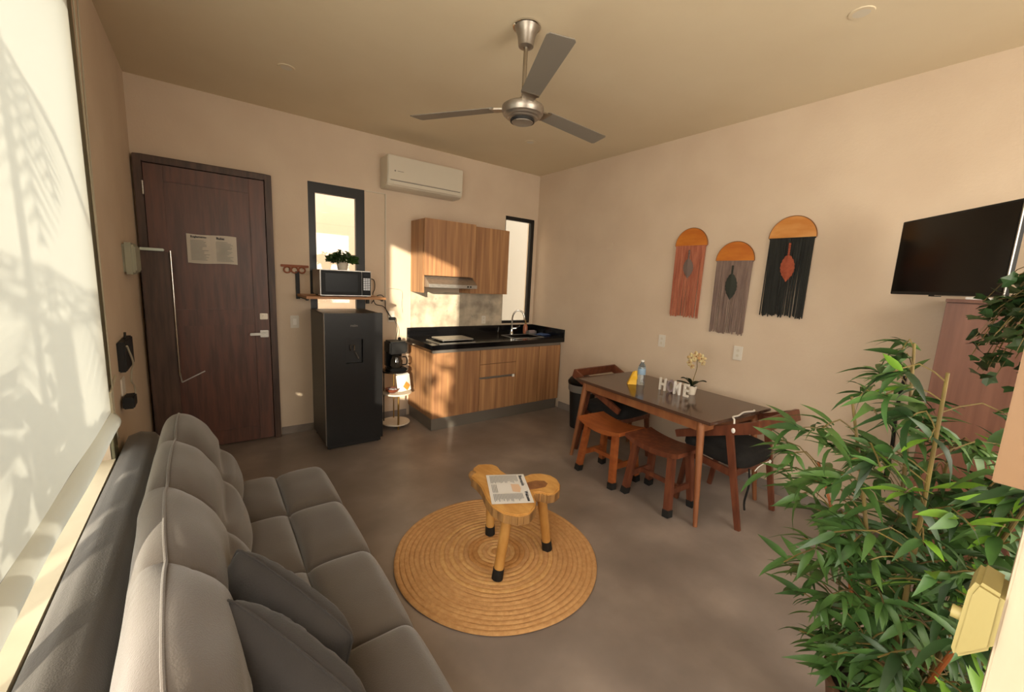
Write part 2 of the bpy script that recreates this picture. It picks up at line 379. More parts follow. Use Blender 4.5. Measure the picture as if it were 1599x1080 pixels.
obj('cord', MB().tube([(XL + .03, 2.80, 2.9), (XL + .022, 2.77, 2.2), (XL + .02, 2.735, 1.5)], .003), 'cord_cream', bl, smooth=True)
obj('cord_tensioner', MB().tube([(XL + .02, 2.66, .84), (XL + .02, 2.66, .98), (XL + .02, 2.82, 1.03)], .006, smooth=0), 'cord_cream', bl, smooth=True)

# palm outside: throws its leaf shadows on the blind and through the open side
pm = thing('palm_tree', 'garden palm outside the left window, showing as shadows on the blind', 'palm', (-1.9, -.5, -.13))
obj('trunk', MB().tube([(-1.9, -.5, -.13), (-1.92, -.48, 1.0), (-1.9, -.5, 1.9)], lambda t: .09 - .02 * t), 'cane', pm, smooth=True)
def frond(mb, base, d, L, nl=16, wl=.3, droop=.6):
    d = Vector(d).normalized(); side = d.cross(Vector((0, 0, 1))).normalized(); pts = []
    for i in range(nl + 1):
        t = i / nl; pts.append(Vector(base) + d * L * t + Vector((0, 0, -droop * L * t * t)))
    for i in range(2, nl + 1):
        p = pts[i]; tg = (pts[i] - pts[i-1]).normalized()
        for s in (-1, 1):
            l = wl * math.sin(PI * (.15 + .8 * i / nl)); q = p + (side * s * .8 + tg * .7 + Vector((0, 0, -.25))) * l; w_ = tg * .022
            mb.add([p - w_, p + w_, q], [(0, 1, 2)])
    for i in range(nl): mb.beam(pts[i], pts[i+1], .01, .01)
random.seed(5)
for k in range(9):
    mb = MB(); a = 2 * PI * k / 9 + .3
    frond(mb, (-1.9, -.5, 1.85), (math.cos(a), math.sin(a), .75), 1.15 + .25 * random.random(), 14, .34, .75)
    obj('frond', mb, 'palm', pm)
def bush(name, label, c, r, n, ls, seed):
    random.seed(seed); t = thing(name, label, 'shrub', (c[0], c[1], -.13))
    mb = MB()
    for k in range(7): mb.tube([(c[0], c[1], -.13), (c[0] + .3 * r[0] * math.cos(k), c[1] + .3 * r[1] * math.sin(k), c[2] * .6), (c[0] + .6 * r[0] * math.cos(k * 1.1), c[1] + .6 * r[1] * math.sin(k * 1.1), c[2])], .010)
    obj('stems', mb, 'cane', t)
    mb = MB()
    for k in range(n):
        p = Vector((c[0] + random.gauss(0, r[0]), c[1] + random.gauss(0, r[1]), c[2] + random.gauss(0, r[2])))
        d = Vector((random.gauss(0, 1), random.gauss(0, 1), -.4 + random.gauss(0, .7))).normalized(); u = Vector((random.gauss(0, 1), random.gauss(0, 1), random.gauss(0, 1))).cross(d).normalized(); l = ls * random.uniform(.6, 1.3)
        mb.add([p, p + d * l * .5 + u * l * .3, p + d * l, p + d * l * .5 - u * l * .3], [(0, 1, 2, 3)])
    obj('foliage', mb, 'palm', t, kind='stuff')
bush('garden_shrub', 'leafy garden shrub close outside the blind', (-1.05, .62, 1.32), (.10, .18, .12), 55, .17, 3)
bush('garden_shrub', 'low unseen shrub added outside the far end of the blind to block sun', (-1.05, 1.42, .93), (.08, .20, .10), 150, .15, 6)  # dense foliage added to keep low sun off the back wall
bush('garden_tree', 'small garden tree beyond the open side window', (-1.7, -2.85, 1.65), (.30, .40, .34), 120, .20, 9)
fr_ = thing('garden_cane_palm', 'cane palm whose pointed fronds shadow the top of the blind', 'palm', (-1.25, .3, -.13))
obj('trunk', MB().tube([(-1.25, .3, -.13), (-1.27, .32, 1.2), (-1.25, .34, 2.5)], .02), 'cane', fr_)
for a in (.2, 1.4, 2.6, 4.0, 5.2):
    mb = MB(); frond(mb, (-1.25, .34, 2.45), (math.cos(a), math.sin(a), .25), .55, 12, .26, .9); obj('frond', mb, 'palm', fr_)

# ================================================================== SOFA
SY0, SY1 = .33, 2.70; NS = 5; SL = (SY1 - SY0) / NS
so_ = thing('sofa', 'long tufted grey fabric sofa bed under the left window', 'sofa', (.1, 1.6, 0))
# rear bolster
def bolf(u, v):
    prof = [(-.415, .08), (-.415, .40), (-.415, .56), (-.412, .62), (-.392, .662), (-.34, .680), (-.28, .665), (-.24, .60), (-.22, .45), (-.22, .08)]
    k = u * (len(prof) - 1); i = min(int(k), len(prof) - 2); t = k - i
    x = prof[i][0] * (1 - t) + prof[i+1][0] * t; z = prof[i][1] * (1 - t) + prof[i+1][1] * t
    y = .2 + v * 2.86; e = min(1, (3.06 - y) / .10); s = math.sqrt(max(0, 1 - (1 - e) ** 2)) if e < 1 else 1
    s = .45 + .55 * s
    return Vector((-.32 + (x + .32) * s, y, .4 + (z - .4) * s + .004 * math.sin(y * 4)))
b = MB().grid(28, 60, bolf); n = 28; b.f.append(list(range(n))); b.f.append([59 * n + i for i in range(n)])
obj('back_bolster', b, 'sofa_dark', so_, smooth=True, angle=60)
PB = [(-.215, .38), (-.238, .50), (-.236, .66), (-.222, .78), (-.195, .845), (-.150, .868), (-.095, .850), (-.035, .785), (.005, .70), (.022, .635), (.070, .585), (.098, .50), (.085, .42), (.03, .38)]
def lean(y, z): return .05 * max(0, min(1, (1.7 - y) / .9)) * max(0, min(1, (z - .5) / .3))
PW = [0, 0, 0, 0, .1, .45, 1, 1, .8, .8, 1, 1, .8, 0]
def spline(P, u, W=None):
    n = len(P); k = u * n; i = int(k) % n; t = k - int(k)
    def g(A, j): return A[j % n]
    r = []
    for c in range(2):
        p0, p1, p2, p3 = (g(P, i - 1)[c], g(P, i)[c], g(P, i + 1)[c], g(P, i + 2)[c])
        r.append(.5 * ((2 * p1) + (p2 - p0) * t + (2 * p0 - 5 * p1 + 4 * p2 - p3) * t * t + (3 * p1 - p0 - 3 * p2 + p3) * t ** 3))
    return r[0], r[1], g(PW, i) * (1 - t) + g(PW, i + 1) * t
for s in range(NS):
    y0 = SY0 + s * SL
    last = s == NS - 1; first = s == 0
    def bf(u, v, y0=y0, last=last, first=first):
        x, z, wgt = spline(PB, u)
        q = abs(2 * v - 1); pin = .17 * (q ** 3.2); y = y0 + v * SL
        # crease between upper and lower rows
        if abs(u * 14 - 9) < 1: pin = max(pin, .10 * (1 - abs(u * 14 - 9)) ** .8) if wgt else pin
        sc = 1 - pin * wgt
        if last and v > .5: sc *= .25 + .75 * math.sqrt(max(0, 1 - (2 * v - 1) ** 5))
        if first and v < .5: sc *= .25 + .75 * math.sqrt(max(0, 1 - (1 - 2 * v) ** 5))
        cx, cz = -.10, .56
        wr = .0035 * noise.noise(Vector((x * 9, y * 5, z * 14))) * 1.6
        wr += .0025 * math.sin(y * 160 + x * 30) * max(0, 1 - abs(u - .26) / .08) * max(0, 1 - abs(((y - SY0) / SL) % 1 - .85) / .3)
        return Vector((cx + (x - cx) * sc + wr + lean(y, z), y, cz + (z - cz) * sc + wr))
    b = MB().grid(84, 36, bf, True); b.f.append(list(range(84))); b.f.append([35 * 84 + i for i in range(84)])
    obj('back_cushion', b, 'sofa', so_, smooth=True, angle=70)
pts = []
for k in range(0, 61):
    y = SY0 + .02 + (SY1 - .06 - SY0) * k / 60; v = ((y - SY0) / SL) % 1; q = abs(2 * v - 1)
    sc = 1 - .17 * .45 * q ** 3.2; e = max(0, (y - (SY1 - SL / 2)) / (SL / 2)); 
    if e > 0: sc *= .25 + .75 * math.sqrt(max(0, 1 - e ** 5))
    x, z, _ = spline(PB, 5 / 14); pts.append((-.10 + (x + .10) * sc + lean(y, .86), y, .56 + (z - .56) * sc + .001))
obj('piping', MB().tube(pts, .0045, smooth=0), 'sofa', so_, smooth=True)
def cell(x0, x1, y0, y1, zt, zb, frontround):
    def fn(u, v):
        x = x0 + (x1 - x0) * u; y = y0 + (y1 - y0) * v
        bu = 1 - abs(2 * u - 1) ** 3.5; bv = 1 - abs(2 * v - 1) ** 3.5
        z = zt - .050 + .064 * (max(bu, 0) ** .46) * (max(bv, 0) ** .46)
        z += .003 * noise.noise(Vector((x * 8, y * 8, 1)))
        if frontround and u > .72: z -= .055 * ((u - .72) / .28) ** 2.2
        return Vector((x, y, z))
    n = 26; m_ = MB().grid(n, n, fn); k = len(m_.v)
    vs = [Vector((p.x, p.y, zb)) for p in (m_.v[0], m_.v[n - 1], m_.v[n * n - 1], m_.v[n * n - n])]
    m_.v += vs
    m_.f += [list(range(0, n)) [::-1] + [k, k + 1], [n - 1 + n * i for i in range(n)][::-1] + [k + 1, k + 2], [n * n - n + i for i in range(n)] + [k + 2, k + 3], [n * i for i in range(n)] + [k + 3, k], [k, k + 1, k + 2, k + 3]]
    return m_
for s in range(NS):
    y0 = SY0 + s * SL - (.06 if s else 0); y1 = SY0 + (s + 1) * SL - .06
    obj('seat_cushion', cell(.03, .268, y0, y1, .425, .27, False), 'sofa', so_, smooth=True, angle=60)
    obj('seat_cushion', cell(.268, .545, y0, y1, .425, .27, True), 'sofa', so_, smooth=True, angle=60)
obj('base', MB().box(-.235, .50, SY0 + .03, SY1 - .10, .09, .29), 'sofa_dark', so_, bev=.02, smooth=True)
for x in (-.2, .44):
    for y in (SY0 + .12, SY1 - .22): obj('leg', MB().cyl((x, y, 0), (x, y, .1), .022, .028), 'black_matte', so_, smooth=True)
# pillows
def pillow(name, c, ux, uy, s, th, label):
    t = thing(name, label, 'pillow', c, 'dark grey throw pillows on the sofa')
    F = frame4(c, ux, uy)
    def pf(sign):
        def fn(u, v):
            a = 2 * u - 1; b = 2 * v - 1
            e = max(0, (1 - abs(a) ** 3)) ** .5 * max(0, (1 - abs(b) ** 3)) ** .5
            r2 = a * a + b * b
            z = sign * th / 2 * e * (1 - .12 * math.exp(-r2 / .006))
            ear = 0
            z += sign * .012 * e * math.sin((a + b * .35) * 26) * math.exp(-((a + .35) ** 2 + (b - .55) ** 2) / .10)
            z += sign * .010 * e * math.sin((b - a * .4) * 30) * math.exp(-((a - .5) ** 2 + (b + .1) ** 2) / .07)
            k = 1 + .03 * (1 - b * b) * abs(a) ** 3 - .035 * abs(a) ** 3 * abs(b) ** 6; k2 = 1 + .04 * (1 - a * a) * abs(b) ** 3 - .035 * abs(b) ** 3 * abs(a) ** 6
            z += sign * .008 * noise.noise(Vector((a * 3.2, b * 7, sign))) * e + .006 * noise.noise(Vector((a * 9, b * 3, 4))) * e
            return F @ Vector((a * s / 2 * k * (1 + ear), b * s / 2 * k2 * (1 + ear), z))
        return fn
    obj('cover', MB().grid(36, 36, pf(1)).grid(36, 36, pf(-1)), 'pillow', t, smooth=True, angle=80)
    f1 = pf(1); edge = [f1(0, v / 12) for v in range(13)] + [f1(v / 12, 1) for v in range(1, 13)] + [f1(1, 1 - v / 12) for v in range(1, 13)] + [f1(1 - v / 12, 0) for v in range(1, 13)]
    obj('seam', MB().tube(edge, .0035, n=6, smooth=2), 'pillow', t, smooth=True)
    return t
pillow('throw_pillow', (.105, 1.245, .495), (.275, -.394, -.17), (-.30, .45, .80), .45, .19, 'dark grey throw pillow farther from the camera on the sofa seat')
pillow('throw_pillow', (.075, 1.015, .50), (.245, -.35, -.15), (-.30, .45, .80), .46, .22, 'dark grey throw pillow nearer the camera with a pinched centre button')

# ================================================================== KITCHEN
bc = thing('base_cabinet', 'wood-grain kitchen base cabinet with grey plinth under the black counter', 'cabinet', (2.72, 4.1, 0))
obj('carcass', MB().box(1.842, 3.62, 3.812, 4.415, .13, .83), 'kitchen_wood', bc)
obj('side_panel', MB().box(1.824, 1.842, 3.80, 4.415, .13, .835), 'kitchen_wood', bc, bev=.001)
obj('plinth', MB().box(1.83, 3.60, 3.80, 4.40, 0, .13).box(1.824, 1.836, 3.792, 3.806, 0, .13), 'alu_grey', bc, bev=.002)
obj('rail', MB().box(1.83, 3.62, 3.80, 3.83, .832, .872), 'alu_grey', bc, label='grey aluminium grip rail under the counter')
obj('door', MB().box(1.826, 2.402, 3.79, 3.81, .13, .832), 'kitchen_wood', bc, bev=.0015)
obj('drawer', MB().box(2.408, 2.905, 3.79, 3.81, .672, .832), 'kitchen_wood', bc, bev=.0015)
obj('drawer', MB().box(2.408, 2.905, 3.79, 3.81, .522, .666), 'kitchen_wood', bc, bev=.0015)
d3 = obj('door', MB().box(2.408, 2.905, 3.79, 3.81, .13, .496), 'kitchen_wood', bc, bev=.0015)
obj('grip_channel', MB().box(2.408, 2.905, 3.803, 3.811, .497, .521), 'alu_grey', bc)
obj('child_latch', MB().box(2.855, 2.885, 3.778, 3.79, .49, .52), 'pure_white', d3, bev=.002)
obj('door', MB().box(2.911, 3.26, 3.79, 3.81, .13, .832), 'kitchen_wood', bc, bev=.0015)
obj('door', MB().box(3.266, 3.618, 3.79, 3.81, .13, .832), 'kitchen_wood', bc, bev=.0015)
# counter with sink hole
ct = thing('counter', 'black granite kitchen counter with low black upstand and sink', 'counter', (2.72, 4.1, .873))
SX0, SX1, SYA, SYB = 2.98, 3.40, 3.90, 4.20
mb = MB()
for x0, x1, y0, y1 in ((1.80, SX0, 3.75, 4.418), (SX1, 3.638, 3.75, 4.418), (SX0, SX1, 3.75, SYA), (SX0, SX1, SYB, 4.418)): mb.box(x0, x1, y0, y1, .873, .925)
obj('worktop', mb, 'granite', ct)
obj('upstand', MB().box(1.80, 3.638, 4.398, 4.418, .925, 1.030), 'granite', ct, bev=.002)
obj('upstand', MB().box(3.618, 3.638, 3.75, 4.397, .925, 1.030), 'granite', ct, bev=.002)
obj('sink_basin', MB().box(SX0 - .012, SX1 + .012, SYA - .012, SYA, .922, .928).box(SX0 - .012, SX1 + .012, SYB, SYB + .012, .922, .928).box(SX0 - .012, SX0, SYA, SYB, .922, .928).box(SX1, SX1 + .012, SYA, SYB, .922, .928)
    .box(SX0, SX1, SYA, SYB, .88, .883), 'steel', ct, bev=.001)
fa = thing('faucet', 'chrome gooseneck kitchen faucet rising behind the sink', 'faucet', (3.17, 4.26, .925))
obj('base', MB().lathe([(.026, 0), (.026, .008), (.018, .02), (.017, .07), (.0165, .07)], (3.17, 4.26, .9255)), 'chrome', fa, smooth=True)
obj('spout', MB().tube([(3.17, 4.26, .95), (3.17, 4.26, 1.10), (3.175, 4.25, 1.18), (3.21, 4.22, 1.235), (3.26, 4.18, 1.225), (3.285, 4.16, 1.17), (3.29, 4.157, 1.12)], .0105, n=12, smooth=5), 'chrome', fa, smooth=True)
obj('lever', MB().cyl((3.18, 4.25, 1.0), (3.215, 4.22, 1.005), .010).beam((3.21, 4.225, 1.005), (3.25, 4.19, 1.04), .012, .006), 'chrome', fa, smooth=True)
# cooktop
ck = thing('cooktop', 'flat glass cooktop with silver edge on the left of the black counter', 'cooktop', (2.1, 3.98, .925))
obj('tray', MB().box(1.90, 2.34, 3.79, 4.12, .9255, .935), 'steel', ck, bev=.003)
obj('glass', MB().box(1.915, 2.325, 3.805, 4.105, .934, .940), 'glass_black', ck, bev=.002)
lid = obj('lid', MB().box(1.95, 2.33, 3.82, 4.09, .952, .966), 'steel', ck, bev=.005)
obj('lid_foot', MB().cyl((1.97, 3.84, .94), (1.97, 3.84, .952), .008).cyl((2.31, 3.84, .94), (2.31, 3.84, .952), .008).cyl((1.97, 4.07, .94), (1.97, 4.07, .952), .008).cyl((2.31, 4.07, .94), (2.31, 4.07, .952), .008), 'black_rubber', ck)
# sink items
t = thing('soap_dispenser', 'amber soap pump bottle beside the faucet', 'bottle', (3.42, 4.29, .925))
obj('body', MB().lathe([(.028, 0), (.03, .01), (.03, .09), (.02, .115), (.012, .12), (.012, .13)], (3.42, 4.29, .9255)), 'soap', t, smooth=True)
obj('pump', MB().cyl((3.42, 4.29, 1.055), (3.42, 4.29, 1.10), .006).beam((3.42, 4.29, 1.10), (3.39, 4.27, 1.095), .014, .009).lathe([(.014, 0), (.014, .018)], (3.42, 4.29, 1.05)), 'brass', t, smooth=True)
t = thing('sponge_holder', 'grey sponge caddy beside the amber soap bottle', 'caddy', (3.47, 4.23, .925))
obj('tray', MB().box(3.405, 3.535, 4.19, 4.25, .9255, .935).box(3.405, 3.41, 4.19, 4.25, .935, .965).box(3.53, 3.535, 4.19, 4.25, .935, .965), 'steel', t, bev=.001)
obj('sponge', MB().box(3.415, 3.525, 4.20, 4.24, .9355, .972), 'sponge', t, bev=.006)
def clothf(u, v):
    return Vector((3.45 + .16 * u + .01 * math.sin(v * 7), 3.98 + .16 * v, .932 + .012 * abs(noise.noise(Vector((u * 4, v * 5, 2)))) + .02 * math.sin(PI * u) * math.sin(PI * v)))
tag(obj('dish_cloth', MB().grid(16, 16, clothf), 'blue_cloth', smooth=True), 'crumpled blue cloth on the counter right of the sink', 'cloth')
bpy.data.objects['dish_cloth'].modifiers.new('s', 'SOLIDIFY').thickness = .003
# backsplash of concrete tiles
bs = thing('backsplash', 'mottled beige concrete-look tiles on the wall behind the cooktop', 'backsplash', (2.5, 4.415, 1.03))
for i in range(2):
    x0 = 1.845 + i * .632; obj('tile', MB().box(x0, x0 + (.629 if i == 0 else .63), 4.406, 4.4195, 1.031, 1.44), 'concrete_tile', bs, bev=.0015)
mb = MB()
for x, z in ((1.95, 1.33), (1.90, 1.18), (1.97, 1.10), (2.3, 1.22), (2.42, 1.30), (2.15, 1.36), (2.65, 1.15), (2.9, 1.33)): mb.cbox((x, 4.4055, z), (.008, .002, .022), m=Matrix.Rotation(random.uniform(-.6, .6), 4, 'Y'))
obj('pinhole', mb, 'ink_grey', bs, kind='stuff')
# cabinets
uc = thing('wall_cabinet', 'square wood-grain wall cabinet above the range hood', 'cabinet', (2.15, 4.24, 1.63))
obj('carcass', MB().box(1.862, 2.456, 4.082, 4.418, 1.632, 2.205), 'kitchen_wood', uc)
obj('side_panel', MB().box(1.842, 1.862, 4.10, 4.418, 1.44, 2.207), 'kitchen_wood', uc, bev=.001)
obj('door', MB().box(1.844, 2.458, 4.06, 4.08, 1.626, 2.21), 'kitchen_wood', uc, bev=.0015)
tc_ = thing('tall_wall_cabinet', 'narrow wood-grain wall cabinet beside the sink window, set back', 'cabinet', (2.71, 4.27, 1.44))
obj('carcass', MB().box(2.462, 2.996, 4.19, 4.418, 1.442, 2.205), 'kitchen_wood', tc_)
obj('door', MB().box(2.462, 3.0, 4.168, 4.188, 1.442, 2.207), 'kitchen_wood', tc_, bev=.0015)
hd = thing('range_hood', 'slim stainless steel range hood under the square cabinet', 'range hood', (2.15, 4.2, 1.50))
obj('canopy', MB().prism([(3.985, 1.502), (3.985, 1.538), (4.10, 1.622), (4.40, 1.622), (4.40, 1.502)], 1.866, 2.452, lambda y, z, x: (x, y, z)), 'steel', hd, bev=.002)
obj('filter', MB().box(1.9, 2.42, 4.02, 4.36, 1.497, 1.503), 'grey_plastic', hd)
for x in (2.33, 2.365): obj('knob', MB().cyl((x, 3.985, 1.52), (x, 3.976, 1.52), .009), 'black_matte', hd, smooth=True)
# fridge
fr = thing('refrigerator', 'black single-door refrigerator with water dispenser under the microwave shelf', 'refrigerator', (1.05, 4.05, 0))
obj('body', MB().box(.797, 1.303, 3.835, 4.36, .035, 1.25), 'fridge_side', fr, bev=.008, smooth=True)
dx0, dx1, dz0, dz1 = .972, 1.122, .80, 1.02
mb = MB()
for x0, x1, z0, z1 in ((.797, dx0, .05, 1.255), (dx1, 1.303, .05, 1.255), (dx0, dx1, .05, dz0), (dx0, dx1, dz1, 1.255)): mb.box(x0, x1, 3.777, 3.828, z0, z1)
obj('door', mb, 'fridge_door', fr)
obj('door_edge', MB().box(.7955, .7975, 3.78, 3.826, .05, 1.255), 'steel', fr)
ds = obj('dispenser', MB().box(dx0, dx1, 3.815, 3.827, dz0, dz1), 'black_matte', fr)
obj('dispenser_tap', MB().tube([(1.018, 3.80, .915), (1.018, 3.795, .965), (1.052, 3.795, .965), (1.052, 3.80, .915)], .006, smooth=0), 'chrome', ds, smooth=True)
obj('dispenser_lever', MB().beam((1.06, 3.79, .90), (1.085, 3.78, .84), .008, .008), 'chrome', ds)
obj('logo', textmb('mabe', .030, frame4((1.012, 3.7765, 1.135), (1, 0, 0), (0, 0, 1))), 'grey_plastic', fr)
for x in (.83, 1.27):
    for y in (3.84, 4.3): obj('foot', MB().cyl((x, y, 0), (x, y, .036), .018), 'black_matte', fr, smooth=True)
obj('grille', MB().box(.81, 1.29, 3.80, 3.83, .012, .045), 'black_matte', fr)
# shelf + microwave + plant
sf = thing('wall_shelf', 'wooden wall shelf with black brackets carrying the microwave', 'shelf', (1.04, 4.18, 1.37))
obj('board', MB().box(.69, 1.39, 3.93, 4.415, 1.368, 1.39), 'shelf_wood', sf, bev=.002)
for x in (.70, 1.36):
    obj('bracket', MB().box(x - .016, x + .016, 4.395, 4.418, 1.30 if x > 1 else 1.34, 1.368 if x > 1 else 1.60).box(x - .012, x + .012, 3.95, 4.415, 1.360, 1.368).cyl((x, 3.96, 1.352), (x, 3.96, 1.362), .012), 'black_matte', sf)
mw = thing('microwave', 'black microwave with white keypad on the wooden shelf', 'microwave', (1.03, 4.15, 1.39))
obj('body', MB().box(.812, 1.252, 3.975, 4.30, 1.402, 1.628), 'alu_grey', mw, bev=.006, smooth=True)
obj('front_frame', MB().box(.808, 1.256, 3.962, 3.976, 1.398, 1.632), 'steel', mw, bev=.003)
dr = obj('door', MB().box(.816, 1.166, 3.948, 3.962, 1.406, 1.624), 'black_gloss', mw, bev=.003)
obj('door_window', MB().box(.85, 1.13, 3.9465, 3.9485, 1.435, 1.60), 'glass_black', dr)
cp = obj('control_panel', MB().box(1.172, 1.250, 3.950, 3.962, 1.406, 1.624), 'black_gloss', mw, bev=.002)
mb = MB()
for i in range(3):
    for j in range(7): mb.box(1.182 + i * .021, 1.182 + i * .021 + .017, 3.9475, 3.951, 1.455 + j * .0165, 1.455 + j * .0165 + .0115)
obj('keypad', mb, 'key_white', cp, kind='stuff')
obj('display', MB().box(1.182, 1.24, 3.9475, 3.951, 1.585, 1.612), 'glass_black', cp)
for x in (.84, 1.22):
    for y in (4.0, 4.27): obj('foot', MB().cyl((x, y, 1.39), (x, y, 1.403), .012), 'black_matte', mw)
sp = thing('small_potted_plant', 'small green bushy plant in a white pot on top of the microwave', 'plant', (1.04, 4.12, 1.628))
obj('pot', MB().lathe([(.040, 0), (.056, .085), (.058, .088), (.050, .088), (.048, .078), (.001, .078)], (1.04, 4.12, 1.628)), 'white_pot', sp, smooth=True)
mb = MB(); random.seed(11)
for k in range(900):
    a = random.uniform(0, 2 * PI); rr = .125 * math.sqrt(random.random()); c = Vector((1.04 + rr * math.cos(a) * 1.02, 4.12 + rr * math.sin(a) * .8, 1.775 + .05 * random.uniform(-1, 1) * (1 - rr * 4) - rr * .4))
    d = Vector((math.cos(a), math.sin(a), random.uniform(-.8, .8))).normalized(); u = d.cross(Vector((random.gauss(0, 1), random.gauss(0, 1), 1))).normalized() * .010; l = .032
    mb.add([c, c + d * l * .5 + u, c + d * l, c + d * l * .5 - u], [(0, 1, 2, 3)])
obj('foliage', mb, 'leaf', sp, kind='stuff')
mb = MB()
for k in range(26):
    a = k * 2.4; mb.tube([(1.04, 4.12, 1.70), (1.04 + .04 * math.cos(a), 4.12 + .03 * math.sin(a), 1.75), (1.04 + .09 * math.cos(a), 4.12 + .07 * math.sin(a), 1.735)], .0012, n=4, smooth=2)
obj('stem', mb, 'leaf_dark', sp, kind='stuff')
# AC
ac = thing('air_conditioner', 'white split air conditioner high on the back wall', 'air conditioner', (1.92, 4.3, 2.48))
prof = [(4.415, 2.485), (4.26, 2.485), (4.215, 2.505), (4.20, 2.54), (4.20, 2.775), (4.215, 2.79), (4.415, 2.79)]
obj('body', MB().prism(prof, 1.50, 2.35, lambda y, z, x: (x, y, z)), 'ac_white', ac, bev=.008, smooth=True)
obj('front_panel', MB().box(1.505, 2.345, 4.192, 4.202, 2.555, 2.785), 'ac_white', ac, bev=.003, smooth=True)
obj('louver', MB().prism([(4.205, 2.552), (4.198, 2.548), (4.205, 2.515), (4.25, 2.489), (4.255, 2.493), (4.213, 2.52)], 1.56, 2.29, lambda y, z, x: (x, y, z)), 'ac_white', ac, bev=.002, label='slatted air outlet flap')
obj('slot', MB().box(1.53, 2.32, 4.1985, 4.203, 2.546, 2.554), 'grey_plastic', ac)
obj('logo', MB().cyl((1.575, 4.192, 2.640), (1.575, 4.1905, 2.640), .008, n=12).box(1.60, 1.665, 4.1905, 4.192, 2.6385, 2.6425), 'grey_plastic', ac, label='small grey maker mark on the panel')
obj('conduit', MB().box(1.548, 1.558, 4.400, 4.419, 1.30, 2.44).box(1.345, 1.548, 4.408, 4.419, 2.438, 2.446), 'ac_white', ac, bev=.001)
# hooks, switches, outlets
hk = thing('coat_hooks', 'small reddish wooden hook rack beside the door', 'hooks', (.68, 4.41, 1.62))
obj('bar', MB().box(.562, .80, 4.402, 4.418, 1.637, 1.66), 'hook_wood', hk, bev=.003)
for i in range(3):
    x = .615 + i * .062
    obj('hook', MB().tube([(x + .028 * math.sin(a * PI / 6), 4.40, 1.612 + .028 * math.cos(a * PI / 6)) for a in range(13)], .007, smooth=0), 'hook_wood', hk, smooth=True)
def plate(name, c, axis, label, w=.075, h=.12, kind='outlet', mt='white_plastic', grp=None):
    t = thing(name, label, kind, c, grp)
    x, y, z = c
    if axis == 'x': obj('cover_plate', MB().box(x - .008, x, y - w / 2, y + w / 2, z - h / 2, z + h / 2), mt, t, bev=.003)
    else: obj('cover_plate', MB().box(x - w / 2, x + w / 2, y - .008, y, z - h / 2, z + h / 2), mt, t, bev=.003)
    if kind == 'outlet':
        for dz in (-.022, .022):
            if axis == 'x': obj('socket', MB().cyl((x - .0075, y, z + dz), (x - .0095, y, z + dz), .013, n=14), 'ac_white', t, smooth=True)
            else: obj('socket', MB().cyl((x, y - .0075, z + dz), (x, y - .0095, z + dz), .013, n=14), 'ac_white', t, smooth=True)
    elif kind == 'light switch':
        if axis == 'x': obj('rocker', MB().box(x - .012, x - .0075, y - .016, y + .016, z - .03, z + .03), 'pure_white', t, bev=.001)
        else: obj('rocker', MB().box(x - .016, x + .016, y - .012, y - .0075, z - .03, z + .03), 'pure_white', t, bev=.001)
    return t
plate('wall_outlet', (3.639, 2.36, 1.09), 'x', 'white wall outlet above the far end of the dining table')
plate('wall_outlet', (3.639, 1.62, 1.09), 'x', 'white wall outlet right of the orchid, nearer the television')
plate('wall_outlet', (2.82, 4.405, 1.105), 'y', 'white wall outlet on the beige backsplash', w=.06, h=.10)
plate('blank_plate', (3.639, 3.137, 2.047), 'x', 'blank cream cover plate high on the right wall toward the kitchen', w=.09, h=.075, kind='cover plate', mt='wall')
plate('light_switch', (.665, 4.419, 1.118), 'y', 'white light switch between the door and the refrigerator', kind='light switch')
plate('wall_outlet', (1.62, 4.419, 1.16), 'y', 'white wall outlet right of the refrigerator above the coffee maker')
tag(obj('plug_adapter', MB().cbox((1.62, 4.385, 1.14), (.07, .035, .03)), 'black_matte', bev=.006, smooth=True), 'black plug in the outlet right of the refrigerator', 'plug')
def cable(name, pts, r, mt, label, n=8): return tag(obj(name, MB().tube(pts, r, n=n, smooth=4), mt, smooth=True), label, 'cable')
cable('power_cable', [(1.256, 4.31, 1.55), (1.33, 4.36, 1.56), (1.42, 4.39, 1.55), (1.43, 4.39, 1.46), (1.40, 4.36, 1.40), (1.42, 4.34, 1.30), (1.52, 4.37, 1.27), (1.60, 4.385, 1.16)], .0045, 'black_matte', 'black microwave cable looping down beside the shelf')
cable('power_cable', [(1.40, 4.405, 1.30), (1.44, 4.36, 1.38), (1.50, 4.36, 1.39), (1.54, 4.38, 1.33), (1.55, 4.39, 1.24), (1.61, 4.39, 1.15)], .0045, 'black_matte', 'black looped cable hanging above the coffee maker')
cable('thin_cable', [(1.57, 4.405, 1.47), (1.70, 4.40, 1.46), (1.735, 4.40, 1.42), (1.73, 4.40, 1.30), (1.74, 4.40, 1.20)], .003, 'ac_white', 'thin white cable on the sunlit wall beside the cabinets')
cable('coffee_cable', [(1.64, 4.375, 1.13), (1.655, 4.36, 1.08), (1.66, 4.33, 1.02), (1.62, 4.27, .94), (1.60, 4.24, .85)], .003, 'black_matte', 'thin black coffee maker cable going up to the outlet')
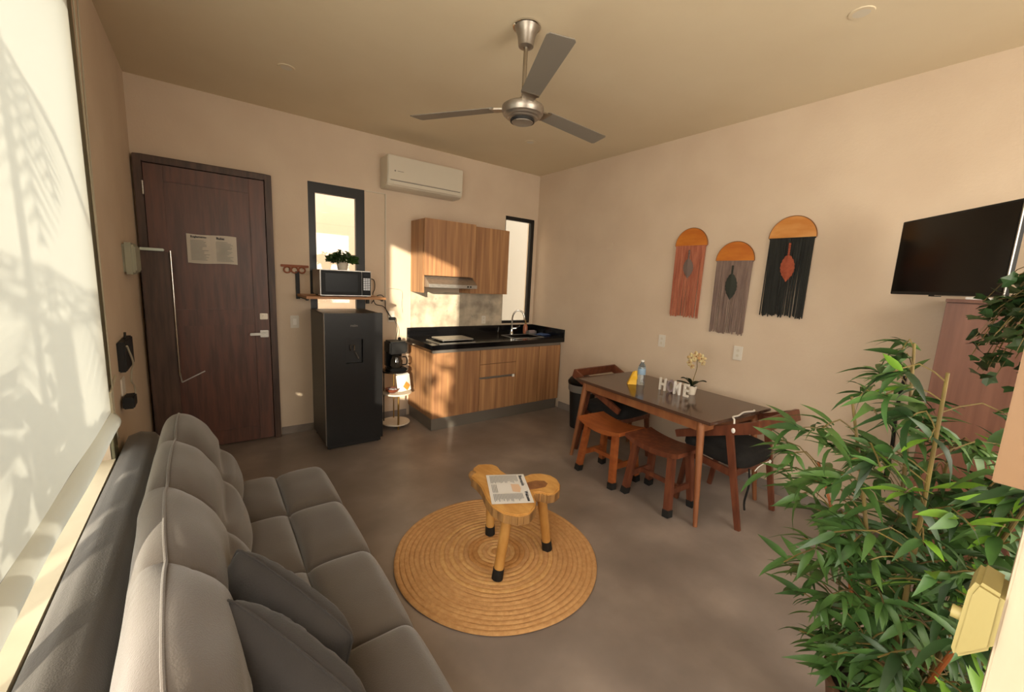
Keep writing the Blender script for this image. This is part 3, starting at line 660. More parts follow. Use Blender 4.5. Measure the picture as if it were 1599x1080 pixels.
# side table (three tiers), coffee maker, bowl, filters
CX, CY = 1.565, 4.13
stt = thing('side_table', 'round three-tier side table with gold posts beside the refrigerator', 'side table', (CX, CY, 0))
for z, r, mt, yy, lb in ((.04, .15, 'white_pot', CY, 'lower round pale shelf'), (.375, .155, 'white_pot', CY - .03, 'middle round pale shelf'), (.60, .14, 'smoked', CY + .02, 'upper round dark glass shelf')):
    obj('shelf', MB().lathe([(r - .003, 0), (r, .004), (r, .012), (r - .003, .015)], (CX, yy, z)), mt, stt, smooth=True, label=lb)
for a in (80, 150):
    px_, py_ = CX + .125 * math.cos(R(a)), CY + .115 * math.sin(R(a))
    obj('post', MB().cyl((px_, py_, .0), (px_, py_, .60), .007), 'brass' if a == 80 else 'black_matte', stt, smooth=True)
obj('post', MB().cyl((CX - .02, CY - .135, .0), (CX - .02, CY - .135, .38), .010), 'brass', stt, smooth=True)
cf = thing('coffee_maker', 'black drip coffee maker on the top tier of the side table', 'coffee maker', (CX, CY + .02, .615))
obj('base', MB().box(CX - .08, CX + .10, CY - .08, CY + .11, .6155, .65), 'black_gloss', cf, bev=.01, smooth=True)
obj('tower', MB().box(CX - .085, CX + .085, CY + .04, CY + .11, .65, .90), 'black_gloss', cf, bev=.01, smooth=True)
obj('filter_housing', MB().box(CX - .09, CX + .10, CY - .075, CY + .11, .80, .93), 'black_matte', cf, bev=.015, smooth=True)
obj('lid_knob', MB().ell((CX + .06, CY + .05, .943), (.018, .018, .018)), 'black_gloss', cf, smooth=True)
cr = obj('carafe', MB().lathe([(.05, 0), (.062, .02), (.064, .07), (.045, .11), (.048, .125), (.04, .125), (.03, .11)], (CX, CY - .02, .652)), 'smoked', cf, smooth=True)
obj('carafe_handle', MB().tube([(CX + .05, CY - .05, .765), (CX + .09, CY - .07, .76), (CX + .09, CY - .07, .69), (CX + .055, CY - .05, .68)], .007), 'black_gloss', cr, smooth=True)
t = thing('fruit_bowl', 'shallow dark bowl of small items on the middle tier', 'bowl', (CX - .06, CY - .06, .39))
obj('bowl', MB().lathe([(.03, 0), (.07, .03), (.075, .045), (.068, .045), (.06, .03), (.001, .012)], (CX - .06, CY - .06, .3905)), 'darkredwood', t, smooth=True)
obj('sachets', MB().cbox((CX - .075, CY - .05, .432), (.04, .03, .012), .4).cbox((CX - .035, CY - .08, .434), (.04, .03, .012), 1.2).cbox((CX - .06, CY - .09, .437), (.035, .03, .012), 2.1), 'sponge', t, kind='stuff')
t = thing('filter_box', 'white box of paper coffee filters with an orange diamond on the middle tier', 'box', (CX + .075, CY - .04, .39))
m4 = Matrix.Rotation(.35, 4, 'Z') @ Matrix.Rotation(-.18, 4, 'X')
obj('box', MB().cbox((CX + .07, CY - .045, .482), (.135, .06, .17), m=m4), 'pure_white', t, bev=.002)
obj('orange_label', MB().cbox((CX + .088, CY - .088, .455), (.065, .006, .065), m=m4 @ Matrix.Rotation(PI / 4, 4, 'Y')), 'orange_card', t)
obj('flap', MB().cbox((CX + .06, CY - .02, .578), (.14, .06, .004), m=Matrix.Rotation(.35, 4, 'Z') @ Matrix.Rotation(.25, 4, 'X')), 'pure_white', t)

# ================================================================== DOOR NOTICE, LEFT WALL ITEMS
ns = thing('door_notice', 'creased white two-column notice taped on the brown door', 'notice', (.055, 4.38, 1.75))
def sheetf(u, v):
    x = -.115 + .342 * u; z = 1.63 + .235 * v - .004 * math.sin(u * 6); return Vector((x, 4.3725 - .006 * math.exp(-((u - .53) / .04) ** 2) - .003 * math.sin(u * PI), z))
obj('sheet', MB().grid(24, 4, sheetf), 'paper_dim', ns, smooth=True)
fm = lambda x, z, y=4.363: frame4((x, y, z), (1, 0, 0), (0, 0, 1))
obj('heading', textmb('Reglamento', .022, fm(-.088, 1.836), .0006), 'ink', ns)
obj('heading', textmb('Rules', .026, fm(.085, 1.834), .0008), 'ink', ns)
mb = MB(); random.seed(3)
for c0, c1 in ((-.09, .035), (.080, .205)):
    for k in range(15): mb.box(c0, c0 + (c1 - c0) * random.uniform(.6, 1), 4.3625, 4.3632, 1.815 - k * .0112 - .004, 1.815 - k * .0112)
obj('text_lines', mb, 'ink_grey', ns, kind='stuff')
md = thing('wall_box', 'pale green-grey plastic box on the left wall by the door corner', 'box', (XL, 3.72, 1.63))
obj('housing', MB().box(XL, XL + .055, 3.58, 3.86, 1.53, 1.73), 'modem', md, bev=.012, smooth=True)
obj('cover_edge', MB().box(XL + .05, XL + .062, 3.60, 3.84, 1.55, 1.71), 'modem', md, bev=.005, smooth=True)
pn = thing('leaning_board', 'tall dark board with a thin chrome edge leaning in the door corner', 'board', (-.30, 4.2, 0))
obj('panel', MB().box(-.395, -.222, 4.20, 4.225, 0, 1.70), 'door_frame', pn, bev=.004)
obj('edge_bar', MB().cyl((-.214, 4.19, .72), (-.214, 4.19, 1.712), .006), 'chrome', pn, smooth=True, label='thin chrome bar')
obj('top_cap', MB().box(-.39, -.25, 4.15, 4.235, 1.702, 1.722), 'glint_pale', pn, bev=.004, label='pale greenish cap standing for a glint')  # glint above the board put in as a pale solid piece
obj('arm', MB().beam((-.205, 4.20, .66), (-.05, 4.20, .74), .008, .008).cyl((-.205, 4.2, .66), (-.214, 4.19, .74), .006), 'steel', pn)
rt = thing('wifi_router', 'black box hung on the left wall above the pale outlet', 'router', (XL, 3.2, 1.1))
obj('housing', MB().box(XL, XL + .035, 3.07, 3.38, .995, 1.165), 'black_matte', rt, bev=.006, smooth=True)
obj('antenna', MB().cyl((XL + .02, 3.22, 1.165), (XL + .02, 3.24, 1.20), .006), 'black_matte', rt)
plate('wall_outlet', (XL + .008, 3.13, .905), 'x', 'pale outlet plate on the left wall under the black router', w=.10, h=.10)
tag(obj('power_adapter', MB().box(XL + .011, XL + .06, 3.00, 3.12, .80, .865), 'black_matte', bev=.006, smooth=True), 'black power adapter on the left wall below the pale outlet', 'adapter')
cable('router_cable', [(XL + .04, 3.10, 1.14), (XL + .045, 3.22, 1.03), (XL + .03, 3.28, .97), (XL + .02, 3.30, .90), (XL + .02, 3.40, .84), (XL + .02, 3.42, .78), (XL + .03, 3.35, .755)], .005, 'cord_cream', 'cream cable dangling from the black router down to the sofa')

# ================================================================== FAN
FX, FY = 1.50, 2.01
fn_ = thing('ceiling_fan', 'brushed nickel three-blade ceiling fan', 'ceiling fan', (FX, FY, H))
obj('canopy', MB().lathe([(.030, -.112), (.042, -.106), (.050, -.05), (.066, -.016), (.074, -.006), (.074, 0)], (FX, FY, H)), 'fan_metal', fn_, smooth=True)
obj('canopy_ring', MB().lathe([(.072, -.012), (.078, -.010), (.078, -.003), (.072, -.001)], (FX, FY, H)), 'chrome', fn_, smooth=True)
obj('downrod', MB().cyl((FX, FY, 2.62), (FX, FY, 2.90), .012), 'nickel', fn_, smooth=True)
hp = [(.001, -.085), (.055, -.083), (.058, -.074), (.075, -.066), (.080, -.058), (.090, -.052), (.094, -.044), (.103, -.036), (.108, -.02), (.112, 0), (.110, .022), (.098, .035), (.06, .045), (.028, .055), (.022, .09), (.014, .10)]
hp = [(r_ * 1.08, z_ * .72) for r_, z_ in hp]
obj('motor_housing', MB().lathe(hp, (FX, FY, 2.565), n=40), 'fan_metal', fn_, smooth=True, angle=25)
obj('bottom_cap', MB().lathe([(.001, -.070), (.058, -.068), (.063, -.062), (.063, -.052)], (FX, FY, 2.565)), 'fan_metal', fn_, smooth=True)
obj('cap_ring', MB().lathe([(.064, -.064), (.069, -.063), (.069, -.052), (.064, -.052)], (FX, FY, 2.565)), 'black_matte', fn_, smooth=True)
for a in (124, 4.6, 245):
    m4 = Matrix.Translation((FX, FY, 2.585)) @ Matrix.Rotation(R(a), 4, 'Z') @ Matrix.Rotation(R(-8), 4, 'X')
    b = MB().prism([(.175, -.052), (.69, -.062), (.705, -.05), (.715, .052), (.70, .062), (.175, .050), (.165, .04), (.165, -.042)], -.002, .002)
    b.v = [Vector((v.x, v.y, v.z - .9 * v.y * v.y)) for v in b.v]
    obj('blade', b.xf(m4), 'fan_blade', fn_, bev=.001)
    b2 = MB().beam((.10, 0, -.008), (.19, 0, -.004), .055, .008, w2=.09).box(.165, .185, -.05, .05, -.008, -.002)
    obj('blade_iron', b2.xf(m4), 'nickel', fn_, bev=.002)

# ================================================================== RUG AND LOG STOOL
RXc, RYc, RR = 1.305, 1.80, .59
rg = thing('round_rug', 'round braided jute rug under the log stool', 'rug', (RXc, RYc, 0))
nr = 21; wr = RR / nr; random.seed(2)
for k in range(nr):
    r = RR - (k + .5) * wr; n = max(24, int(2 * PI * r / .028))
    def rf(u, v, r=r):
        a = 2 * PI * v; b = 2 * PI * u; rr = wr * .52
        z = .009 + .0075 * math.sin(b) * (1 + .1 * math.sin(a * r * 220)); q = r + rr * math.cos(b) + .0015 * math.sin(a * 7 + r * 30)
        return Vector((RXc + q * math.cos(a), RYc + q * math.sin(a), max(.001, z)))
    mt = random.choice(['rug', 'rug', 'rug', 'rug_dark', 'rug_light']) if k > 1 else 'rug'
    obj('braid', MB().grid(8, n + 1, rf, True), mt, rg, smooth=True)
st = thing('log_stool', 'rustic three-legged log slice stool holding a flyer on the rug', 'stool', (1.35, 1.72, 0))
SZ = .45
poly = [(1.247, 1.999), (1.275, 2.04), (1.32, 2.062), (1.36, 2.046), (1.40, 2.02), (1.413, 1.98), (1.40, 1.93), (1.40, 1.86), (1.435, 1.80), (1.48, 1.785), (1.53, 1.79), (1.585, 1.765), (1.622, 1.715), (1.625, 1.66), (1.60, 1.605), (1.553, 1.56), (1.50, 1.54), (1.455, 1.553), (1.44, 1.59), (1.405, 1.605), (1.375, 1.575), (1.355, 1.53), (1.313, 1.488), (1.252, 1.458), (1.19, 1.472), (1.145, 1.53), (1.13, 1.606), (1.150, 1.70), (1.19, 1.81), (1.200, 1.88), (1.20, 1.94)]
obj('seat', MB().prism(poly, SZ - .062, SZ), 'stool_wood', st, bev=.006, smooth=True, angle=50)
mb = MB(); n = len(poly); cxp = sum(p[0] for p in poly) / n; cyp = sum(p[1] for p in poly) / n
for i in range(n):
    x0, y0 = poly[i]; x1, y1 = poly[(i + 1) % n]
    for t in (0, .5):
        x = x0 + (x1 - x0) * t; y = y0 + (y1 - y0) * t; nx, ny = (y1 - y0), -(x1 - x0); l = math.hypot(nx, ny)
        k = .0015; L2 = math.hypot(x1 - x0, y1 - y0) / 2
        mb.cbox((x + (x1 - x0) * .25 + nx / l * k, y + (y1 - y0) * .25 + ny / l * k, SZ - .034), (.006 + .004 * random.random(), L2 * .94, .046), m=Matrix.Rotation(math.atan2(ny, nx), 4, 'Z'))
obj('bark', mb, 'bark', st, kind='stuff')
hw = [(1.404, 1.700), (1.45, 1.712), (1.50, 1.705), (1.540, 1.675), (1.535, 1.64), (1.50, 1.618), (1.45, 1.625), (1.40, 1.64)]
obj('heartwood', MB().prism(hw, SZ - .001, SZ + .0012), 'heartwood', st, label='dark heartwood band in the seat')
obj('carved_knot', MB().ell((1.238, 1.985, SZ - .02), (.028, .03, .028)).ell((1.225, 1.955, SZ - .035), (.02, .02, .02)), 'bark', st, smooth=True)
for fx, fy, tx, ty in ((1.176, 1.604, 1.225, 1.60), (1.572, 1.647, 1.50, 1.65), (1.363, 1.958, 1.335, 1.93)):
    a = Vector((fx, fy, .017)); b_ = Vector((tx, ty, SZ - .06)); 
    obj('leg', MB().cyl(a + (b_ - a) * .12, b_, .027, .029), 'stool_wood', st, smooth=True)
    obj('rubber_foot', MB().cyl(a, a + (b_ - a) * .16, .031, .030), 'black_rubber', st, smooth=True)
fl = thing('flyer', 'printed white flyer lying on the log stool', 'flyer', (1.30, 1.72, SZ))
P0 = Vector((1.28, 1.907, SZ + .0035)); PXv = Vector((1.132, 1.621, 0)) - Vector((1.28, 1.907, 0)); PYv = Vector((1.483, 1.806, 0)) - Vector((1.28, 1.907, 0))
FL = frame4(P0, PXv, PYv); LW = PXv.length; LH = PYv.length
obj('sheet', MB().grid(8, 6, lambda u, v: FL @ Vector((u * LW, v * LH, .001 * math.sin(u * 5))), ), 'paper', fl, smooth=True)
def ontop(x, y): return FL @ Matrix.Translation((x, y, .0018))
obj('heading', textmb('Bienvenido', .028, ontop(.018, LH - .035), .0007, .0003), 'ink', fl)
obj('heading', textmb('Welcome', .026, ontop(.205, LH - .032), .0009, .0003), 'ink', fl)
mb = MB(); random.seed(4)
def strip(mb, x0, x1, y, h=.0035): mb.add([FL @ Vector((x0, y, .0022)), FL @ Vector((x1, y, .0022)), FL @ Vector((x1, y + h, .0022)), FL @ Vector((x0, y + h, .0022))], [(0, 1, 2, 3)])
for k in range(22):
    y = LH - .052 - k * .0082
    if y < .012: break
    strip(mb, .015, .015 + .095 * random.uniform(.7, 1), y)
    strip(mb, .225, .225 + .085 * random.uniform(.6, 1), y)
    if k > 15: strip(mb, .12, .21, y)
obj('text_lines', mb, 'ink_soft', fl, kind='stuff')
mb = MB(); mb.add([FL @ Vector(p) for p in ((.12, .13, .0022), (.205, .13, .0022), (.215, .17, .0022), (.17, .182, .0022), (.125, .175, .0022))], [(0, 1, 2, 3, 4)])
obj('picture', mb, 'ink_orange', fl)

# ================================================================== DINING TABLE
TA = R(-4.4)
tb = thing('dining_table', 'dark-topped wooden dining table standing along the right wall', 'table', (3.045, 1.915, 0), rz=TA)
obj('tabletop', MB().box(-.39, .39, -.675, .675, .728, .750), 'table_top', tb, bev=.004, local=True)
obj('apron', MB().box(-.33, .33, -.60, -.58, .655, .728).box(-.33, .33, .58, .60, .655, .728).box(-.355, -.335, -.60, .60, .655, .728).box(.335, .355, -.60, .60, .655, .728), 'table_wood', tb, bev=.002, local=True)
for sx in (-1, 1):
    for sy in (-1, 1):
        obj('leg', MB().cyl((sx * .335, sy * .575, .728), (sx * .385, sy * .655, 0), .027, .015, n=16), 'table_wood', tb, smooth=True, local=True)
# saddle stools
def stool(c, rz, label, mt, grp='wooden saddle stools at the dining table'):
    t = thing('saddle_stool', label, 'stool', (c[0], c[1], 0), grp, rz)
    def seatf(sign):
        def fn(u, v):
            x = -.155 + .31 * u; y = -.235 + .47 * v; zc = .452 + .030 * (2 * v - 1) ** 2
            return Vector((x, y, zc if sign > 0 else zc - .042 + .012 * (2 * v - 1) ** 2))
        return fn
    b = MB().grid(6, 18, seatf(1)).grid(6, 18, seatf(-1)); n0 = 108
    ring = list(range(6)) + [6 * k + 5 for k in range(1, 18)] + [102 + k for k in range(4, -1, -1)] + [6 * k for k in range(16, 0, -1)]
    for i in range(len(ring)): a_, b_ = ring[i], ring[(i + 1) % len(ring)]; b.f.append([a_, b_, b_ + n0, a_ + n0])
    obj('seat', b, mt, t, bev=.003, smooth=True, local=True)
    for sx in (-1, 1):
        for sy in (-1, 1):
            top = Vector((sx * .105, sy * .155, .425)); bot = Vector((sx * .145, sy * .195, 0))
            obj('leg', MB().beam(top, bot.lerp(top, .10), .050, .046, up=(0, 1, 0)), mt, t, local=True, bev=.003)
            obj('rubber_foot', MB().beam(bot.lerp(top, .13), bot, .056, .052, up=(0, 1, 0)), 'black_rubber', t, local=True, bev=.003)
    for sy in (-1, 1): obj('stretcher', MB().beam((-.12, sy * .173, .17), (.12, sy * .173, .17), .022, .045), mt, t, local=True, bev=.002)
    obj('stretcher', MB().beam((0, -.172, .175), (0, .172, .175), .022, .034), mt, t, local=True, bev=.002)
    return t
stool((2.675, 2.135), R(-3), 'orange-brown wooden saddle stool, farther of the two by the table', 'orangewood')
stool((2.705, 1.655), R(-3), 'dark reddish-brown wooden saddle stool nearer the camera', 'redwood')
# armchairs
def chair(c, rz, label):
    t = thing('dining_armchair', label, 'chair', (c[0], c[1], 0), 'angular wooden armchairs at the table ends', rz)
    mt = 'redwood'; W2 = .285
    # back rail, tilted
    b = MB().add([(-W2, -.01, .800), (W2, -.01, .800), (W2, -.032, .722), (-W2, -.032, .722), (-W2, .014, .797), (W2, .014, .797), (W2, -.008, .719), (-W2, -.008, .719)],
                 [(0, 1, 2, 3), (4, 7, 6, 5), (0, 4, 5, 1), (3, 2, 6, 7), (0, 3, 7, 4), (1, 5, 6, 2)])
    obj('back_rail', b, mt, t, local=True, bev=.003)
    for s in (-1, 1):
        x = s * W2; y0, y1 = -.02, .565
        b = MB(); b.add([(x - .013, y0 + .01, .800), (x - .013, y1, .555), (x - .013, y1 - .02, .505), (x - .013, y0 - .012, .722),
                         (x + .013, y0 + .01, .800), (x + .013, y1, .555), (x + .013, y1 - .02, .505), (x + .013, y0 - .012, .722)],
                        [(0, 1, 2, 3), (7, 6, 5, 4), (0, 4, 5, 1), (1, 5, 6, 2), (2, 6, 7, 3), (3, 7, 4, 0)])
        obj('armrest', b, mt, t, local=True, bev=.003)
        obj('leg', MB().beam((s * .272, .18, .69), (s * .25, .045, 0), .048, .030, up=(1, 0, 0), w2=.036, d2=.026), mt, t, local=True, bev=.003)
        obj('leg', MB().beam((s * .235, .47, .42), (s * .235, .53, 0), .042, .030, up=(1, 0, 0), w2=.034, d2=.026), mt, t, local=True, bev=.003)
        obj('side_rail', MB().beam((s * .245, .13, .375), (s * .235, .50, .405), .022, .05), mt, t, local=True, bev=.002)
    obj('seat_frame', MB().beam((-.235, .12, .385), (.235, .12, .385), .022, .05).beam((-.235, .50, .405), (.235, .50, .405), .022, .045), mt, t, local=True, bev=.002)
    cm = Matrix.Rotation(R(4), 4, 'X')
    obj('seat_cushion', MB().ell((0, .31, .472), (.250, .245, .066), 28, 12, .45, cm), 'cushion_black', t, local=True, smooth=True, angle=80)
    return t
chair((3.07, 1.05), R(-2), 'reddish wooden armchair with black seat at the near end of the table')
chair((3.10, 2.72), R(180), 'reddish wooden armchair with black seat at the far end of the table')
cable('white_cord', [(2.79, 1.205, .70), (2.79, 1.205, .73), (2.805, 1.215, .757), (2.85, 1.245, .760), (2.93, 1.245, .757), (3.05, 1.262, .757), (3.15, 1.240, .757), (3.18, 1.25, .757)], .006, 'pure_white', 'white cord lying over the near chair arm and table corner')
tag(obj('cord_plug', MB().ell((2.79, 1.20, .690), (.019, .019, .026), 14, 10), 'pure_white', smooth=True), 'white round plug at the end of the cord on the near chair arm', 'plug')
tg = thing('seat_tag', 'white care label and ties hanging from the near chair cushion', 'tag', (3.12, 1.12, .40))
obj('label_card', MB().cbox((3.14, 1.083, .425), (.045, .002, .035), m=Matrix.Rotation(.5, 4, 'Y')), 'pure_white', tg)
obj('tie', MB().tube([(2.95, 1.10, .40), (2.96, 1.085, .435), (3.04, 1.08, .445), (3.12, 1.082, .44)], .003), 'pure_white', tg, smooth=True)
obj('tie', MB().tube([(2.93, 1.13, .41), (2.94, 1.12, .32), (2.96, 1.13, .25), (2.93, 1.13, .17), (2.95, 1.13, .10)], .007), 'cushion_black', tg, smooth=True)
# bin
bn = thing('waste_bin', 'black waste bin with lid behind the far armchair', 'bin', (3.36, 3.12, 0))
obj('body', MB().lathe([(.115, .0), (.15, .50), (.153, .50)], (3.36, 3.12, 0)), 'black_matte', bn, smooth=True)
obj('bag_rim', MB().lathe([(.150, .42), (.160, .44), (.160, .505), (.154, .51)], (3.36, 3.12, 0)), 'grey_plastic', bn, smooth=True, label='grey translucent bag folded over the rim')
obj('lid', MB().lathe([(.165, .505), (.168, .53), (.14, .57), (.06, .60), (.001, .605)], (3.36, 3.12, 0)), 'black_gloss', bn, smooth=True)
# things on table
t = thing('water_bottle', 'clear plastic water bottle with a pale blue label on the dining table', 'bottle', (3.07, 2.16, .75))
obj('body', MB().lathe([(.030, 0), (.034, .008), (.031, .05), (.034, .06), (.034, .15), (.026, .175), (.014, .195), (.013, .21)], (3.07, 2.16, .7505), n=24), 'bottle', t, smooth=True)
obj('label_band', MB().lathe([(.0345, .095), (.0348, .096), (.0348, .148), (.0345, .149)], (3.07, 2.16, .7505)), 'blue_label', t, smooth=True)
obj('cap', MB().lathe([(.0145, .208), (.0145, .222), (.013, .224)], (3.07, 2.16, .7505)), 'pure_white', t, smooth=True)
t = thing('yellow_bag', 'folded bright yellow packet leaning on the water bottle', 'packet', (3.01, 2.20, .75))
obj('packet', MB().add([(2.965, 2.22, .7505), (3.02, 2.165, .7505), (3.035, 2.20, .875), (3.05, 2.19, .87), (3.055, 2.225, .7505), (2.99, 2.25, .7505), (3.03, 2.225, .86)],
    [(0, 1, 2), (1, 3, 2), (1, 4, 3), (4, 6, 3), (4, 5, 6), (5, 0, 6), (0, 2, 6), (2, 3, 6), (0, 5, 4, 1)]), 'yellow', t, bev=.002)
obj('fold', MB().add([(2.985, 2.20, .79), (3.025, 2.165, .80), (3.045, 2.185, .84), (3.02, 2.21, .84)], [(0, 1, 2, 3)]), 'yellow', t)
# letters + orchid
lt = thing('letter_decor', 'cream HOME letter blocks standing on the dining table', 'sign', (3.11, 1.80, .75))
ux = Vector((-.10, -1, 0)).normalized()
for i, ch in enumerate('HOME'):
    o_ = Vector((3.085, 1.985, .7515)) + ux * (.074 * i + (.012 if i == 3 else 0)) + Vector((.01 * (i % 2), 0, 0))
    obj('letter', textmb(ch, .15, frame4(o_, ux, (0, 0, 1)) @ Matrix.Diagonal((.68 if ch != 'M' else .58, 1, 1, 1)), .002, .010), 'pure_white' if i in (2,) else ('white_plastic' if i != 1 else 'sponge'), lt)
orx, ory = 3.19, 1.75
oc = thing('orchid', 'pale yellow orchid in a small cream pot on the dining table', 'plant', (orx, ory, .75))
obj('pot', MB().lathe([(.032, 0), (.042, .07), (.044, .075), (.038, .075), (.036, .065), (.001, .065)], (orx, ory, .7505)), 'white_pot', oc, smooth=True)
def oleaf(a, l, up, w=.024):
    d = Vector((math.cos(a), math.sin(a), 0)); s = Vector((-d.y, d.x, 0)); b = MB(); base = Vector((orx, ory, .815))
    return b.grid(5, 9, lambda u, v: base + d * l * v + Vector((0, 0, up * math.sin(v * 1.9) * l)) + s * w * math.sin(PI * (.08 + .9 * v)) * (2 * u - 1) + Vector((0, 0, .35 * w * abs(2 * u - 1))))
for a, l, up in ((1.7, .13, .15), (2.2, .09, .7), (2.9, .07, 1.0), (-1.4, .11, .55), (-.2, .08, .4), (4.0, .06, .15)):
    obj('leaf', oleaf(a, l, up), 'orchid_leaf', oc, smooth=True)
stem = [(orx, ory, .81), (orx + .005, ory - .005, .88), (orx + .01, ory - .02, .97), (orx + .01, ory - .015, 1.03), (orx + .005, ory - .03, 1.07)]
obj('stem', MB().tube(stem, .003), 'cane', oc, smooth=True)
random.seed(9)
for (dx, dy, z, s) in ((0, .02, 1.055, 1.4), (.0, -.02, 1.075, 1.4), (.01, -.06, 1.06, 1.3), (.0, .035, 1.01, .9), (.005, -.075, 1.03, .8), (0, .01, .985, .8)):
    c = Vector((orx + dx - .01, ory + dy, z)); b = MB()
    for k in range(5):
        a = 2 * PI * k / 5 + dx * 40; d = Vector((-.25, math.cos(a), math.sin(a))).normalized()
        b.ell(c + d * .016 * s, (.005 * s, .016 * s, .011 * s), 8, 6, 1, Matrix.Rotation(a, 4, 'X'))
    fo = obj('flower', b, 'orchid_petal', oc, smooth=True)
    obj('flower_centre', MB().ell(c + Vector((-.012, 0, 0)), (.006, .005, .005), 8, 6), 'hook_wood', fo, smooth=True)

# ================================================================== WALL HANGINGS
def macrame(yc, zb, r, zbot, mw, mc, mf, label, seed, dark_ring='heartwood', fl=(.12, .16)):
    random.seed(seed); X = 3.632
    t = thing('macrame_hanging', label, 'wall hanging', (X, yc, zb), 'three macrame wall hangings on the right wall')
    pl = [(r * math.cos(PI * k / 24), r * math.sin(PI * k / 24)) for k in range(25)]
    obj('half_moon', MB().prism(pl, X - .012, X, lambda y, z, x: (x, yc + y, zb + z)), mw, t, bev=.001)
    obj('rim', MB().tube([(X - .008, yc + (r + .001) * math.cos(PI * k / 24), zb + (r + .001) * math.sin(PI * k / 24)) for k in range(25)], .0045, n=6, smooth=0), dark_ring, t, smooth=True)
    obj('dowel', MB().cyl((X - .008, yc - r + .004, zb - .003), (X - .008, yc + r - .004, zb - .003), .006, n=8), mc, t, smooth=True)
    b = MB(); n = 52
    for k in range(n):
        y = yc - r + .012 + (2 * r - .024) * k / (n - 1); e = random.uniform(-.018, .012); dy = random.uniform(-.006, .006); x = X - .008 - random.random() * .006
        b.tube([(x, y, zb - .005), (x - .002, y + dy * .5, (zb + zbot) / 2), (x, y + dy, zbot + e)], .0042, n=5, smooth=1)
    obj('fringe', b, mc, t, smooth=True, kind='stuff')
    b = MB(); yp = yc; z0 = zb - .04; l0, l1 = fl
    b.tube([(X - .022, yp + .004, z0), (X - .024, yp, z0 - .05), (X - .024, yp - .002, z0 - l0)], .006, n=8)
    for q in range(6): b.ell((X - .024, yp, z0 - l0 * q / 6 - .01), (.009, .009, .011), 8, 6)
    obj('braided_cord', b, mf if mf != 'feather_grey' else 'feather_grey', t, smooth=True)
    b = MB(); zc = z0 - l0 - l1 / 2 + .01
    def ff(u, v):
        w = .048 * math.sin(PI * (.04 + .93 * v)) ** .6; return Vector((X - .026 - .008 * (1 - abs(2 * u - 1)), yp + (2 * u - 1) * (w + .003 * math.sin(v * 40)) - .008 * v, z0 - l0 + .015 - (l1 + .015) * v + .02 * abs(2 * u - 1) * v))
    def fb(u, v): p = ff(u, v); return Vector((2 * (X - .022) - p.x if True else 0, p.y, p.z))
    obj('feather', b.grid(9, 18, ff).grid(9, 18, lambda u, v: ff(u, v) + Vector((.006, 0, 0))), mf, t, smooth=True)
    return t
macrame(2.155, 2.010, .156, 1.362, 'halfmoon', 'cord_terracotta', 'feather_grey', 'terracotta-fringed macrame hanging, leftmost of the three', 1, fl=(.10, .16))
macrame(1.743, 1.868, .158, 1.257, 'halfmoon', 'cord_taupe', 'feather_green', 'taupe-fringed macrame hanging with dark green feather, lowest of three', 2, fl=(.09, .20))
macrame(1.335, 2.036, .160, 1.440, 'halfmoon_pale', 'cord_black', 'feather_rust', 'black-fringed macrame hanging with rust feather, nearest the television', 3, fl=(.11, .185))

# ================================================================== TV, CABINET, IVY
tv = thing('television', 'flat black television on a swivel arm on the right wall', 'television', (3.23, .44, 1.86))
A = Vector((3.50, .690, 0)); dv = Vector((-math.sin(R(47)), -math.cos(R(47)), 0)); nv = Vector((-dv.y * -1, 0, 0))
nv = Vector((-.682, .731, 0)); WV = .735
F = Matrix(((dv.x, nv.x, 0, A.x), (dv.y, nv.y, 0, A.y), (0, 0, 1, 1.64), (0, 0, 0, 1)))
obj('bezel', MB().box(0, WV, -.028, -.004, 0, .442).xf(F), 'black_matte', tv, bev=.003)
obj('screen', MB().box(.010, WV - .010, -.006, -.002, .018, .432).xf(F), 'tv_screen', tv)
obj('metal_edge', MB().box(WV - .002, WV + .003, -.007, -.001, 0, .442).box(.35, WV, -.007, -.001, -.004, 0).xf(F), 'steel', tv)
obj('rear_housing', MB().box(.12, WV - .12, -.065, -.026, .05, .35).xf(F), 'black_matte', tv, bev=.01)
obj('sensor', MB().box(WV * .42, WV * .5, -.022, -.002, -.008, .001).xf(F), 'black_matte', tv)
c0 = F @ Vector((WV / 2, -.066, .22))
obj('arm', MB().beam(c0, (3.50, .28, 1.86), .04, .03).beam((3.50, .28, 1.86), (3.62, .42, 1.86), .04, .03).box(3.625, 3.64, .36, .48, 1.75, 1.97), 'black_matte', tv)
cb = thing('tall_side_cabinet', 'tall reddish-brown wooden cabinet against the right wall under the television', 'cabinet', (3.47, .05, 0))
obj('carcass', MB().box(3.32, 3.635, -.35, .408, 0, 1.605), 'board_brown', cb, bev=.003)
for y0, y1 in ((-.345, .028), (.032, .405)): obj('door', MB().box(3.302, 3.319, y0, y1, .06, 1.60), 'board_brown', cb, bev=.002)
obj('top', MB().box(3.30, 3.637, -.352, .410, 1.606, 1.624), 'board_brown', cb, bev=.002)
tag(obj('set_top_box', MB().box(3.31, 3.42, .10, .34, 1.6245, 1.638), 'pure_white', bev=.003), 'thin white box lying on the brown cabinet below the television', 'box')
cable('wall_cable', [(3.625, .56, 1.12), (3.628, .57, .9), (3.625, .555, .62), (3.62, .56, .40)], .010, 'black_matte', 'thick black cable running down the wall left of the brown cabinet')

